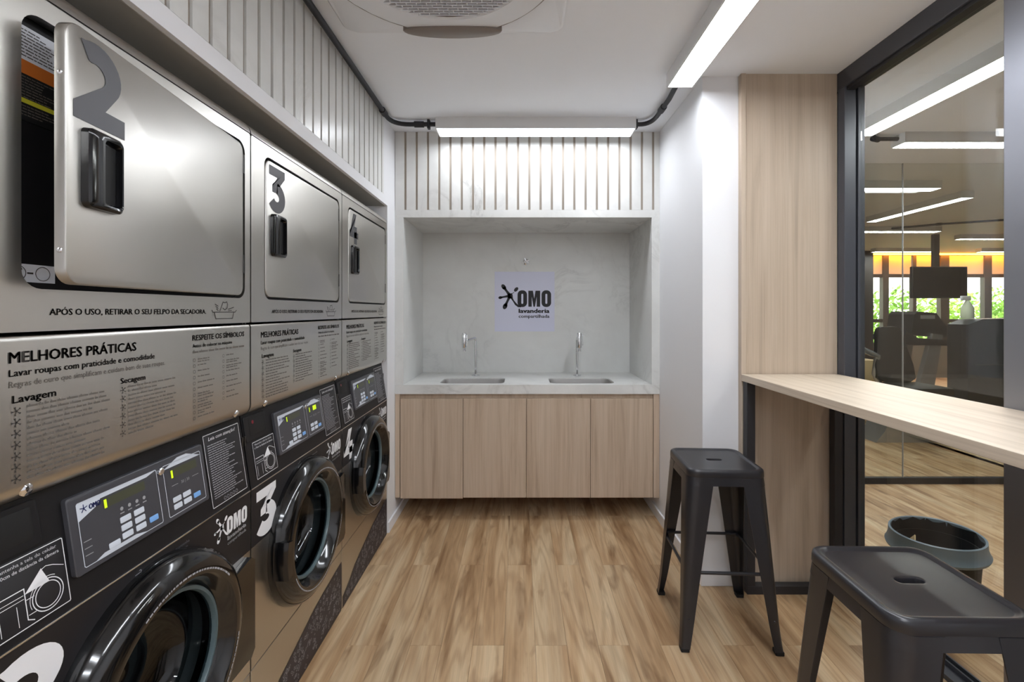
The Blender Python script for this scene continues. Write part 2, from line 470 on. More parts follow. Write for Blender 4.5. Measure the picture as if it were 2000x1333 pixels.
struct(boxes('floor_near', [((-.845, 4.29), (-2.1, -.2), (-.004, 0)), ((1.585, 4.29), (-.2, .9), (-.004, 0))], 'floor_far'))
ceil = struct(box('ceiling', (-1.75, 11.2), (-2.1, 9.7), (H, H+.12), 'ceiling_paint'))

# left: deep recess for the machines, slatted bulkhead above, cornice, stub wall
PITCH = .0756
wl = struct(boxes('wall_left', [((-1.75, -1.60), (-2.1, 3.02), (0, H)), ((-1.60, -.838), (-2.1, 2.850), (2.098, H)),
                                ((-1.60, XM), (2.850, 3.02), (0, H)), ((-.838, XM), (2.775, 2.850), (2.098, H))], 'wall_paint'))
gl = box('groove_back', (-.8378, -.834), (-.3, 2.775), (2.10, H-.001), 'groove', wl)
def slat(name, x, y, z, m, par): return box(name, x, y, z, m, par)
y = 1.070 - 17*PITCH
while y < 2.76:
    y1 = min(y + PITCH - .008, 2.775)
    if y1 > -.25: slat('slat', (-.8345, XM), (y+.008, y1), (2.10, H-.001), 'marble_slat', wl)
    y += PITCH
struct(box('soffit_shade_sheet', (-1.60, XM-.016), (-2.1, 2.850), (2.043, 2.0452), 'soffit_shade'))  # thin sheet under the cornice, coloured as the shade there
struct(box('trim_1', (-1.60, XM+.0005), (-2.1, 2.850), (2.045, 2.099), 'wall_paint'))
# sink wall
wbk = struct(boxes('wall_back', [((-1.60, 1.69), (3.70, 3.92), (0, H))], 'wall_paint'))
struct(boxes('wall_stub', [((-1.60, XM), (3.02, 3.70), (0, H))], 'wall_paint'))
wb = struct(boxes('wall_niche', [((XM, XR), (3.034, 3.70), (2.057, H))], 'wall_paint'))
box('groove_back', (XM, XR), (3.0255, 3.034), (2.057, H-.001), 'groove', wb)
gx = -.756 - .0745
for k in range(25):
    a, b = gx + .0075, gx + .0745 - .0075
    a, b = max(a, XM+.0005), min(b, XR-.0005)
    if b - a > .01: slat('slat', (a, b), (YB, 3.0325), (2.057, H-.001), 'marble_slat', wb)
    gx += .0745
box('lintel', (XM, XR), (YB, 3.62), (2.0065, 2.0568), 'marble_slat', wb, .001)
struct(box('trim_5', (XM, -.768), (YB, 3.63), (.90, 2.0063), 'marble_niche', None, .001))
struct(box('trim_6', (.873, XR), (YB, 3.63), (.90, 2.0063), 'marble_niche', None, .001))
box('niche_back', (XM, XR), (3.63, 3.70), (.84, 2.056), 'marble_niche', wbk)
box('lower_back', (XM, XR), (3.63, 3.70), (0, .84), 'wall_paint', wbk)
# right wall, jog, timber panel
wr = struct(boxes('wall_right', [((XR, 1.69), (2.312, 3.70), (0, H))], 'wall_paint'))
p1 = struct(box('trim_2', (1.132, 1.589), (2.285, 2.311), (0, H), 'oak_panel', None, .0015))
struct(box('trim_3', (1.106, 1.1305), (2.280, 2.311), (0, H), 'oak_panel', None, .0015))
struct(box('baseboard_right', (XR-.012, XR), (2.312, 3.62), (0, .065), 'baseboard', None, .002))
struct(box('baseboard_jog', (XR-.012, 1.105), (2.300, 2.3118), (0, .065), 'baseboard', None, .002))
struct(box('baseboard_left', (XM, XM+.012), (2.852, 3.62), (0, .065), 'baseboard', None, .002))
struct(boxes('wall_front', [((-1.75, 11.2), (-2.25, -2.1), (0, H))], 'wall_paint'))

# glazed partition to the corridor
w1 = struct(box('window_1', (1.59, 1.69), (1.36, 2.31), (2.488, H), 'frame_metal', None, .002))
box('jamb', (1.59, 1.646), (2.235, 2.284), (0, 2.488), 'frame_metal', w1, .002)
box('jamb_gap', (1.646, 1.657), (2.26, 2.31), (0, 2.488), 'black_deep', w1)
box('jamb', (1.657, 1.69), (2.235, 2.311), (0, 2.488), 'frame_metal', w1, .002)
box('gasket', (1.6455, 1.6575), (2.255, 2.2601), (0, 2.488), 'frame_dark', w1)
box('top_bead', (1.60, 1.64), (1.50, 2.235), (2.470, 2.488), 'frame_dark', w1, .001)
boxes('bottom_track', [((1.60, 1.69), (1.50, 2.235), (0, .012)), ((1.655, 1.662), (1.50, 2.235), (.012, .03)), ((1.683, 1.69), (1.50, 2.235), (.012, .03)), ((1.60, 1.607), (1.50, 2.235), (.012, .02))], 'frame_metal', w1)
box('mullion', (1.588, 1.69), (1.36, 1.500), (.0, 2.488), 'post_metal', w1, .003)
box('pane', (1.668, 1.676), (1.502, 2.234), (.03, 2.487), 'pane_glass', w1)
struct(box('wall_right_near', (1.60, 1.69), (-2.1, 1.359), (0, H), 'wall_paint'))

# frameless glass screen across the corridor
w2 = struct(box('window_2', (1.70, 11.0), (3.655, 3.69), (0, .05), 'frame_dark'))
for a, b in ((1.70, 3.078), (3.082, 4.45), (4.454, 5.82), (5.824, 7.2)):
    box('pane', (a, b), (3.668, 3.678), (.05, H), 'thin_glass', w2)

for jx in (3.08, 4.452, 5.822):
    box('glass_joint', (jx-.0018, jx+.0018), (3.667, 3.679), (.05, H), 'grey_print', w2)

# ------------------------------------------------------------------ gym shell
box_w = []
sill, tr0, tr1, top = .67, 1.12, 1.24, 2.11
wg = struct(boxes('wall_gym', [((1.6, 11.2), (YW, YW+.15), (0, sill)), ((1.6, 6.6), (YW, YW+.15), (sill, H)), ((11.05, 11.2), (-2.1, YW), (0, H)), ((1.6, 1.69), (3.92, YW), (0, H))], 'gym_wall'))
w3 = struct(boxes('window_3', [((6.6, 11.05), (YW+.02, YW+.09), (sill, sill+.05)), ((6.6, 11.05), (YW+.02, YW+.09), (tr0+.03, tr1-.02)), ((6.6, 11.05), (YW+.02, YW+.09), (top-.02, top+.05)), ((6.6, 11.05), (YW+.02, YW+.09), (H-.03, H))], 'gym_frame'))
for xx, w in ((7.02, .10), (7.62, .12), (8.22, .07), (8.85, .18), (9.05, .0), (9.75, .15), (10.4, .08), (10.98, .1)):
    if w: box('mullion', (xx-w/2, xx+w/2), (YW, YW+.10), (sill, H), 'gym_frame', w3)
ms = [6.6, 7.02, 7.62, 8.22, 8.85, 9.75, 10.4, 11.05]
for a, b in zip(ms, ms[1:]):
    box('pane', (a+.06, b-.06), (YW+.05, YW+.058), (sill+.04, top), 'window_glass', w3)
    box('warm_blind', (a+.05, b-.05), (YW+.03, YW+.04), (top+.05, H-.03), 'blind_warm', w3)
led = box('cove_light', (7.0, 11.0), (YW-.10, YW-.06), (H-.03, H-.002), 'led_warm'); tag(led, 'warm orange light strip along the ceiling above the gym blinds', 'light strip')
struct(box('wall_gym_pier', (6.75, 6.97), (9.0, YW), (0, H), 'gym_frame'))

# ------------------------------------------------------------------ lamps
def lamp(label, x, y, axis, mm='diffuser', drop=.07, group='linear ceiling lamps'):
    cx, cy = (x[0]+x[1])/2, (y[0]+y[1])/2; z0 = H - drop
    t = empty('ceiling_lamp', (cx, cy, z0), label, 'lamp', 0, group)
    hx, hy = (x[1]-x[0])/2, (y[1]-y[0])/2; c = .006
    # housing: open tray with a lip
    o = [(-hx, -hy), (hx, -hy), (hx, hy), (-hx, hy)]; i = [(-hx+c, -hy+c), (hx-c, -hy+c), (hx-c, hy-c), (-hx+c, hy-c)]
    loft('housing', [[(a, b, drop) for a, b in o], [(a, b, 0) for a, b in o], [(a, b, 0) for a, b in i], [(a, b, .012) for a, b in i]], 'lamp_body', t, True, False)
    box('diffuser', (-hx+c, hx-c), (-hy+c, hy-c), (.004, .011), mm, t)
    return t
lamp('white tube lamp on the ceiling above the sink niche', (-.515, .712), (2.79, 2.93), 'x', 'diffuser_dim')
lamp('long white tube lamp running along the ceiling towards the timber panel', (.735, .865), (1.03, 2.285), 'y', 'diffuser_mid')
lamp('added white tube lamp nearer than the long one, unseen beyond the top edge', (.735, .865), (-.35, .92), 'y')  # added lamp out of view, evens out the room light
lamp('added white tube lamp across the ceiling, unseen behind the viewer', (-.515, .712), (-1.35, -1.21), 'x')  # added behind the camera to light the niche and cabinet fronts
lamp('added white fill lamp across the ceiling, unseen just behind the viewer', (-.515, .712), (-.72, -.58), 'x')  # extra lamp added out of view for more frontal fill
GY = 'corridor and gym lamps'
lamp('tube lamp in the corridor just behind the glass, running away from view', (2.12, 2.25), (1.0, 2.92), 'y', 'diffuser_gym', group=GY)
lamp('tube lamp across the corridor ceiling at the glass screen', (2.55, 3.75), (3.02, 3.14), 'x', 'diffuser_gym', group=GY)
lamp('tube lamp across the gym ceiling just beyond the glass screen', (2.64, 3.84), (4.15, 4.27), 'x', 'diffuser_gym', group=GY)
lamp('tube lamp running lengthwise on the gym ceiling above the recumbent bike', (4.36, 4.48), (4.5, 5.75), 'y', 'diffuser_gym', group=GY)
lamp('tube lamp across the gym ceiling left of the television', (4.70, 5.92), (6.4, 6.52), 'x', 'diffuser_gym', group=GY)
lamp('tube lamp across the gym ceiling above the television on its right', (6.82, 8.0), (7.05, 7.17), 'x', 'diffuser_gym', group=GY)
lamp('far tube lamp on the gym ceiling near the warm blinds', (6.7, 7.9), (8.6, 8.72), 'x', 'diffuser_gym', group=GY)
lamp('far right tube lamp on the gym ceiling near the warm blinds', (8.7, 9.9), (8.6, 8.72), 'x', 'diffuser_gym', group=GY)

# conduits
zc = 2.548
def conduit(label, paths, clips):
    bm = bmesh.new(); bm_tube(bm, paths, .0135, 12)
    t = link('conduit', bm_mesh(bm, 'conduit', 50), 'conduit'); tag(t, label, 'conduit')
    for p, d, kind in clips:
        p = Vector(p); d = Vector(d).normalized()
        if kind == 'c': tube('coupling', [p - d*.03, p - d*.029, p + d*.029, p + d*.03], [.014, .019, .019, .014], 'conduit', t, 12)
        else: box('clamp', (p.x-(.008 if abs(d.x) > .5 else .017), p.x+(.008 if abs(d.x) > .5 else .017)), (p.y-(.008 if abs(d.y) > .5 else .017), p.y+(.008 if abs(d.y) > .5 else .017)), (zc-.028, H-.0005), 'conduit', t, .002)
xl = -.793
conduit('black conduit running along the left wall and into the lamp over the niche',
        [(xl, -1.9, zc), (xl, 2.70, zc)] + bend((xl, 2.72, zc), (xl, 2.835, zc), (xl+.11, 2.838, zc)) + [(-.516, 2.838, zc)],
        [((xl, 2.66, zc), (0, 1, 0), 'c'), ((-.625, 2.838, zc), (1, 0, 0), 'c'), ((-.565, 2.838, zc), (1, 0, 0), 'b'), ((xl, 1.2, zc), (0, 1, 0), 'b')])
xr = .818
conduit('short bent black conduit joining the niche lamp and the long lamp',
        [(.713, 2.838, zc), (.74, 2.838, zc)] + bend((.745, 2.838, zc), (xr, 2.838, zc), (xr, 2.70, zc)) + [(xr, 2.50, zc), (.80, 2.286, zc)],
        [((xr, 2.62, zc), (0, 1, 0), 'c'), ((.7225, 2.838, zc), (1, 0, 0), 'b')])
conduit('dark conduit on the gym ceiling behind the glass screen', [(4.6, 6.9, zc), (5.6, 6.1, zc), (6.6, 5.6, zc), (8.4, 5.55, zc)],
        [((5.6, 6.1, zc), (1, -.8, 0), 'c'), ((6.6, 5.6, zc), (1, -.2, 0), 'c')])
conduit('thin conduit across the corridor ceiling above the glass screen', [(2.26, 2.95, zc), (2.4, 3.08, zc), (2.549, 3.08, zc)], [((2.4, 3.08, zc), (1, .4, 0), 'c')])

# ceiling cassette
ac = empty('air_conditioner', (-.275, 1.475, H), 'white ceiling air conditioner cassette with round grille and grey air slot', 'air conditioner')
def sq(h, r, z, n=8): return [(a, b, z) for a, b in rrect(-h, h, -h, h, r, n)]
def ci(r, z, n=36): return [(r*math.cos(2*PI*(k+.5-4.5)/36 + PI/4), r*math.sin(2*PI*(k+.5-4.5)/36 + PI/4), z) for k in range(n)]
loft('panel', [sq(.455, .05, -.001), sq(.455, .05, -.008), sq(.445, .06, -.018), ci(.437, -.020), ci(.434, -.011), ci(.428, -.011), ci(.425, -.032), ci(.33, -.038), ci(.322, -.03)], 'ac_white', ac, True, True, 30)
lathe('groove_shade', [(.4375, -.0215), (.4365, -.0225), (.4265, -.0325), (.4245, -.0325)], 'ac_slot_and_shade', ac, seg=72)  # dark ring over the round groove, the groove's shade put into its colour
lathe('grille_backing', [(.322, -.0302), (.315, -.0305), (0, -.0305)], 'ac_dark', ac, seg=36)
bm = bmesh.new(); k = 0; yy = -.31
def gw(v): return .315*max(0., 1 - (abs(v)/.315)**2.6)**(1/2.6)
while yy < .315:
    w = gw(abs(yy)+.002)
    if w > .02: bm_box(bm, (-w, w), (yy-.0014, yy+.0014), (-.037, -.0306))
    yn = yy + .0073; w2 = gw(abs(yn)+.006); xx = -.36 + (.019 if k % 2 else 0)
    while xx < .36:
        if abs(xx) < w2: bm_box(bm, (xx-.0012, xx+.0012), (yy, yy+.0146), (-.0365, -.0306))
        xx += .038
    yy += .0146; k += 1
link('grille', bm_mesh(bm, 'grille'), 'ac_white', ac)
lens = [(.205*math.cos(R(a)), .395 + (.053*math.sin(R(a)) if a <= 180 else .026*math.sin(R(a)))) for a in range(0, 360, 12)]
lens = [(a*(1.0 if abs(a) < .19 else .985), b) for a, b in lens]
for k in range(4):
    L = [[(a, b, -.020) for a, b in lens], [(a, b, -.0395) for a, b in lens], [(a*.975, .397 + (b-.397)*.88, -.0415) for a, b in lens]]
    s_ = loft('air_slot', L, 'ac_slot_and_shade', ac, True, True); s_.rotation_euler = (0, 0, k*PI/2)

# ------------------------------------------------------------------ sink cabinet, worktop, sinks, taps
cab = empty('sink_cabinet', (0, 3.3, .1515), 'wall-hung oak cabinet with four plain doors under the white worktop', 'cabinet')
cab_o = Vector((0, 3.3, .1515))
def rel(o, org):                                              # move a world-built part under an origin
    o.data.transform(Matrix.Translation(-Vector(org))); return o
zt = .838
cb = boxes('body', [((-.824, -.794), (3.022, 3.60), (.1515, zt)), ((.886, .924), (3.022, 3.60), (.1515, zt)), ((-.794, .886), (3.56, 3.62), (.1515, zt)), ((-.794, .886), (3.05, 3.56), (.1515, .17))], 'oak_cabinet', cab); rel(cb, cab_o)
rel(box('finger_rail', (-.794, .886), (3.045, 3.06), (.795, zt), 'oak_cabinet', cab), cab_o)
xs = [-.791, -.375, .044, .468, .884]
for k in range(4):
    dz = -.006 if k == 0 else 0
    rel(box('door', (xs[k]+.0015, xs[k+1]-.0015), (3.022, 3.043), (.1515+dz, .808+dz*.3), 'oak_cabinet', cab, .0012), cab_o)
# worktop with two cut-outs
SINKS = [(-.545, -.105), (.205, .645)]; SY = (3.075, 3.335)
bm = bmesh.new(); xsC = [XM+.001, -.545, -.105, .205, .645, XR-.001]
lst = [((XM+.001, XR-.001), (YB-.004, SY[0]), (.8385, .8995)), ((XM+.001, XR-.001), (SY[1], 3.6295), (.8385, .8995))]
for a, b in ((XM+.001, -.545), (-.105, .205), (.645, XR-.001)): lst.append(((a, b), (SY[0], SY[1]), (.8385, .8995)))
for b in lst: bm_box(bm, *b)
for sx in SINKS:                                              # rounded corners of the cut-outs
    for cx, cy, qx, qy in ((sx[0], SY[0], 1, 1), (sx[1], SY[0], -1, 1), (sx[0], SY[1], 1, -1), (sx[1], SY[1], -1, -1)):
        r = .05; pts = [(cx, cy)] + [(cx + qx*(r - r*math.sin(R(t))), cy + qy*(r - r*math.cos(R(t)))) for t in range(0, 91, 15)]
        A = [bm.verts.new((a, b, .8385)) for a, b in pts]; B = [bm.verts.new((a, b, .8994)) for a, b in pts]
        for i in range(len(pts)): bm.faces.new((A[i], A[(i+1) % len(pts)], B[(i+1) % len(pts)], B[i]))
        bm.faces.new(A); bm.faces.new(B)
tag(link('countertop', bm_mesh(bm, 'countertop'), 'marble_slat'), 'pale marble worktop over the oak cabinet with two sink cut-outs', 'countertop')
for k, sx in enumerate(SINKS):
    cx = (sx[0]+sx[1])/2; cy = (SY[0]+SY[1])/2
    t = empty('sink', (cx, cy, .72), ['stainless undermount sink set in the worktop, left', 'stainless undermount sink set in the worktop, right'][k] + (' below the tap turned sideways' if k == 0 else ' below the tap facing forward'), 'sink', 0, 'two sinks')
    def lp(g, z, r): return [(a, b, z) for a, b in rrect(-.22+g, .22-g, -.13+g, .13-g, r)]
    loft('basin', [lp(-.012, .117, .06), lp(.001, .1175, .05), lp(.003, .172, .049), lp(.0045, .172, .048), lp(.006, .06, .048), lp(.012, .02, .045), lp(.03, .008, .04), lp(.06, .006, .03)], 'sink_steel', t, False, True)
    lathe('drain', [(.0, .010), (.02, .010), (.026, .009), (.026, .006)], 'chrome', t, seg=24)
def tap(x, label, ang):
    t = empty('tap', (x, 3.44, .8995), label, 'tap', ang, 'two taps')
    lathe('base_flange', [(.0, 0), (.030, 0), (.030, .004), (.024, .008), (.012, .009), (0, .009)], 'chrome', t, seg=28)
    tube('pipe', [(0, 0, .006), (0, 0, .262)] + bend((0, 0, .262), (0, 0, .285), (0, -.02, .285)) + [(0, -.145, .268)], .0095, 'chrome', t, 14)
    h = lathe('valve_head', [(0, .33), (.013, .33), (.016, .326), (.016, .322), (.0145, .320), (.0165, .316), (.0165, .225), (.0155, .222), (.010, .220), (.010, .208), (.0125, .206), (.0125, .196), (.008, .195), (0, .195)], 'chrome', t, (0, -.148, 0), seg=24)
    tube('lever', [(.012, -.148, .322), (.02, -.148, .322), (.024, -.15, .318), (.025, -.15, .24)], .003, 'chrome', t, 8)
tap(-.332, 'chrome pillar tap with its spout turned to the left', R(-28))
tap(.432, 'chrome pillar tap with its spout facing forward', R(-1))
v = empty('wall_valve', (.049, 3.63, 1.778), 'small chrome cross-handle valve on the niche wall above the sign', 'valve')
lathe('rosette', [(0, -.008), (.016, -.008), (.024, -.003), (.024, 0)], 'chrome', v, axis='y', seg=24)
lathe('stem', [(0, -.05), (.009, -.05), (.009, -.008)], 'chrome', v, axis='y', seg=16)
bm = bmesh.new()
for a in (20, 110): bm_tube(bm, [(-.027*math.cos(R(a)), -.045, -.027*math.sin(R(a))), (.027*math.cos(R(a)), -.045, .027*math.sin(R(a)))], .006, 10)
link('cross_handle', bm_mesh(bm, 'cross_handle', 40), 'chrome', v)
sg = box('paper_sign', (-.199, .277), (3.6285, 3.6297), (1.225, 1.700), 'paper'); tag(sg, 'white square paper sign with black splash logo on the niche wall', 'sign')
P, P2 = Print(), Print(); s_ = .477/860
logo(P, P2, -.199 + 50*s_, 1.225 + (1242-1060)*s_, s_)
P.build('logo', flat_y(3.6282), 'print_black', sg); P2.build('lettering', flat_y(3.6282), 'print_black', sg)

# ------------------------------------------------------------------ laundry machines (local: x right, y into the machine, z up)
MW = .716
def screw(parent, a, y, z, r=.006):
    return lathe('screw', [(0, -.004), (r*.55, -.004), (r, -.002), (r, 0)], 'chrome', parent, (a, y, z), 'y', 14)
def dryer(num, y0, label, opened=0.):
    t = empty('tumble_dryer', (XM, y0, 1.06), label, 'dryer', R(90), 'stacked tumble dryers'); O = Vector((0, 0, 1.06))
    def part(o): return rel(o, O)
    part(boxes('body', [((.001, .008), (.02, .70), (1.09, 1.955)), ((MW-.008, MW-.001), (.02, .70), (1.09, 1.955)), ((.008, MW-.008), (.69, .70), (1.09, 1.955)), ((.008, MW-.008), (.06, .69), (1.065, 1.09))], 'steel_dark', t))
    # rounded top cap
    pr = [(.0, 1.9325)] + [(.042 - .042*math.cos(R(k)), 1.930 + .042*math.sin(R(k))) for k in range(10, 91, 10)] + [(.70, 1.972), (.70, 1.9325)]
    part(prism('top_cap', [(q[0], q[1]) for q in pr], 'x', .001, MW-.001, 'steel', t))
    part(box('seam', (.004, MW-.004), (.004, .02), (1.925, 1.935), 'black_deep', t))
    # front frame with door opening
    N = 6
    o = rrect(.001, MW-.001, 1.352, 1.929, .006, N); i = rrect(.073, .689, 1.425, 1.893, .032, N)
    f = part(plate_hole('front_panel', o, i, 0, .022, 'steel', t))
    P = Print(); P.text('APÓS O USO, RETIRAR O SEU FELPO DA SECADORA.', .118, 1.380, h=.0165, width=.40, bold=.012)
    P.build('lettering', lambda a, b: (a, -.0006, b-1.06), 'ink', f)
    P = Print(); a, b = .545, 1.366; w = .0022        # hand over a lint tray
    P.stroke([(a+.012, b), (a+.084, b)], w); P.stroke([(a+.012, b), (a+.006, b+.018)], w); P.stroke([(a+.084, b), (a+.09, b+.018)], w)
    P.stroke([(a-.004, b+.024), (a, b+.018), (a+.096, b+.018), (a+.102, b+.024)], w)
    P.stroke([(a+.028, b+.02), (a+.036, b+.034), (a+.042, b+.046), (a+.05, b+.044), (a+.058, b+.047), (a+.062, b+.040), (a+.06, b+.03), (a+.05, b+.024), (a+.04, b+.03)], w)
    for k in range(3): P.stroke([(a+.008+k*.003, b+.040-k*.006), (a+.022, b+.034-k*.006)], w)
    P.stroke([(a+.064, b+.026), (a+.09, b+.032)], w); P.stroke([(a+.064, b+.022), (a+.08, b+.023)], w*.8)
    P.build('tray_symbol', lambda a, b: (a, -.0006, b-1.06), 'ink', f)
    # recess behind the door, with drum mouth
    oo, ii = rect_circle(.05, .70, 1.40, 1.915, .40, 1.655, .205)
    part(plate_hole('inner_bulkhead', oo, ii, .024, .034, 'black_plastic', t))
    part(lathe('drum', [(.205, .03), (.215, .10), (.215, .55), (0, .55)], 'steel_dark', t, (.40, 0, 1.655), 'y', 40))
    if opened:
        st = part(box('warning_label', (.072, .165), (.0225, .0235), (1.714, 1.876), 'black_deep', t))
        fy = lambda a, b: (a, .0220, b-1.06); fz = lambda a, b: (a, .0217, b-1.06)
        P = Print(); P.rect(.072, .165, 1.818, 1.876); P.build('label_panel', fy, 'label_white', st)
        P = Print(); P.rect(.072, .165, 1.794, 1.818); P.build('label_panel', fy, 'label_orange', st)
        P = Print(); P.rect(.072, .165, 1.744, 1.752); P.build('label_panel', fy, 'label_yellow', st)
        P = Print(); rg = random.Random(3)
        for k in range(9): P.words(.076, 1.868 - k*.0055, .08, .003, rg, rg.uniform(.5, 1))
        P.build('fine_print', fz, 'ink', st)['kind'] = 'stuff'
        P = Print()
        for k in range(8): P.words(.076, 1.788 - k*.005, .08, .0028, rg, rg.uniform(.6, 1))
        for k in range(4): P.words(.076, 1.738 - k*.005, .08, .0028, rg, rg.uniform(.6, 1))
        P.build('fine_print', fz, 'ink_soft', st)['kind'] = 'stuff'
        s2 = part(box('drum_label', (.073, .15), (.0225, .0235), (1.437, 1.468), 'label_white', t))
        P = Print(); P.circ(.088, 1.4525, .012, .0012); P.circ(.128, 1.4525, .012, .0012); P.stroke([(.102, 1.4525), (.112, 1.4525)], .003)
        for k in range(7): P.disc(.088+rg.uniform(-.007, .007), 1.4525+rg.uniform(-.007, .007), .0018, n=6)
        P.build('symbol', fz, 'ink', s2)
        s3 = part(box('square_label', (.073, .088), (.0225, .0235), (1.655, 1.678), 'label_white', t))
        P = Print(); P.ring([(.076, 1.659), (.085, 1.659), (.085, 1.674), (.076, 1.674)], [(.078, 1.661), (.083, 1.661), (.083, 1.672), (.078, 1.672)]); P.build('symbol', fz, 'ink', s3)
    # door, hinged on its right edge
    hx = .681; DH = Vector((hx, 0, 1.06))
    bm = bmesh.new(); pts = rrect(.081, .681, 1.433, 1.885, .028, 6)
    def ins(g): return rrect(.081+g, .681-g, 1.433+g, 1.885-g, .028-g, 6)
    L = [[(a, .018, b) for a, b in ins(0)], [(a, .003, b) for a, b in ins(0)], [(a, .0008, b) for a, b in ins(.001)], [(a, 0, b) for a, b in ins(.003)]]
    bm_loft(bm, L)
    d = link('door', bm_mesh(bm, 'door', 40), 'steel_door', t); d.data.transform(Matrix.Translation(-DH)); d.location = DH - O
    d.rotation_euler = (0, 0, opened)
    def sub(o): o.data.transform(Matrix.Translation(-DH)); return o
    P = Print(); digit(P, num, .093, 1.722, .118, .150)
    P.build('number_print', lambda a, b: (a-hx, -.0007, b-1.06), 'number_grey', d)
    hb = bmesh.new(); o = rrect(.110, .192, 1.570, 1.712, .012, 5)
    def hi(x0, x1, z0, z1, r): return rrect(.110+x0, .192-x1, 1.570+z0, 1.712-z1, r, 5)
    L = [[(a, -.0002, b) for a, b in o], [(a, -.012, b) for a, b in hi(.001, .001, .001, .001, .011)], [(a, -.016, b) for a, b in hi(.006, .005, .006, .006, .009)],
         [(a, -.015, b) for a, b in hi(.034, .007, .010, .012, .008)], [(a, -.0045, b) for a, b in hi(.040, .009, .014, .016, .007)]]
    bm_loft(hb, L)
    sub(link('handle', bm_mesh(hb, 'handle', 45), 'handle_gloss', d))
    sub(box('finger_pocket', (.152, .182), (-.0050, -.0040), (1.586, 1.694), 'black_deep', d))
    for z in (1.50, 1.80):
        sub(tube('hinge', [(hx+.004, .002, z), (hx+.004, .002, z+.055)], .0035, 'steel_dark', d, 8))
        s = lathe('screw', [(0, -.0015), (.003, -.0015), (.0045, -.0005), (.0045, 0)], 'chrome', d, (.081, .010, z-.01), 'x', 12); sub(s)
    # information panel below
    pr = [(.012, 1.346), (.004, 1.3445), (.0015, 1.341), (.0008, 1.336), (.0008, 1.100)] + [(.030 - .0292*math.cos(R(k)), 1.100 - .032*math.sin(R(k))) for k in range(15, 91, 15)] + [(.075, 1.068), (.075, 1.346)]
    ip = part(prism('info_panel', pr, 'x', .0015, MW-.0015, 'steel', t))
    def fn(a, b): return (a, .0002, b-1.06)
    T, S = Print(), Print(); rg = random.Random(11)
    T.text('MELHORES PRÁTICAS', .055, 1.302, h=.026, width=.245, bold=.02)
    T.text('Lavar roupas com praticidade e comodidade', .055, 1.280, h=.0165, width=.295, bold=.010)
    S.text('Regras de ouro que simplificam e cuidam bem de suas roupas.', .055, 1.262, h=.0145, width=.325, bold=.003)
    T.text('Lavagem', .060, 1.236, h=.018, width=.070, bold=.018); T.text('Secagem', .262, 1.236, h=.016, width=.062, bold=.018)
    T.text('RESPEITE OS SÍMBOLOS', .470, 1.312, h=.020, width=.215, bold=.018)
    T.text('Antes de colocar na máquina', .470, 1.294, h=.0125, width=.158, bold=.010)
    S.words(.470, 1.280, .215, .0075, rg)
    def burst(a, b, s):
        for k in range(5):
            an = R(90 + 72*k + 20); T.stroke([(a, b), (a+s*.6*math.cos(an), b+s*.6*math.sin(an)), (a+s*math.cos(an), b+s*math.sin(an))], 0, [s*.18, s*.12, s*.45])
    for k in range(7):
        z = 1.222 - k*.0185
        burst(.066, z, .0075)
        S.words(.082, z+.0035, .155, .0052, rg, rg.uniform(.85, 1)); S.words(.082, z-.0058, .155, .0052, rg, rg.uniform(.4, .95))
    for k in range(6):
        z = 1.222 - k*.0180
        burst(.268, z, .0068)
        S.words(.280, z+.0035, .150, .0050, rg, rg.uniform(.85, 1)); S.words(.280, z-.0055, .150, .0050, rg, rg.uniform(.4, 1))
    for c, a in enumerate((.476, .590)):
        for k in range(11 - 2*c):
            z = 1.262 - k*.0148
            T.ring(rrect(a-.004, a+.004, z-.004, z+.004, .0015, 1), rrect(a-.003, a+.003, z-.003, z+.003, .001, 1))
            S.words(a+.012, z, .07, .0046, rg, rg.uniform(.4, 1))
            if rg.random() < .5: S.words(a+.012, z-.006, .07, .0046, rg, rg.uniform(.3, .9))
    T.build('lettering', fn, 'ink', ip)['kind'] = 'stuff'; S.build('fine_print', fn, 'ink_soft', ip)['kind'] = 'stuff'
    for a in (.085, .653):
        part(lathe('screw', [(0, -.005), (.006, -.0045), (.010, -.001), (.013, .001), (.013, .004)], 'chrome', t, (a, .004, 1.0885), 'y', 16))
    return t

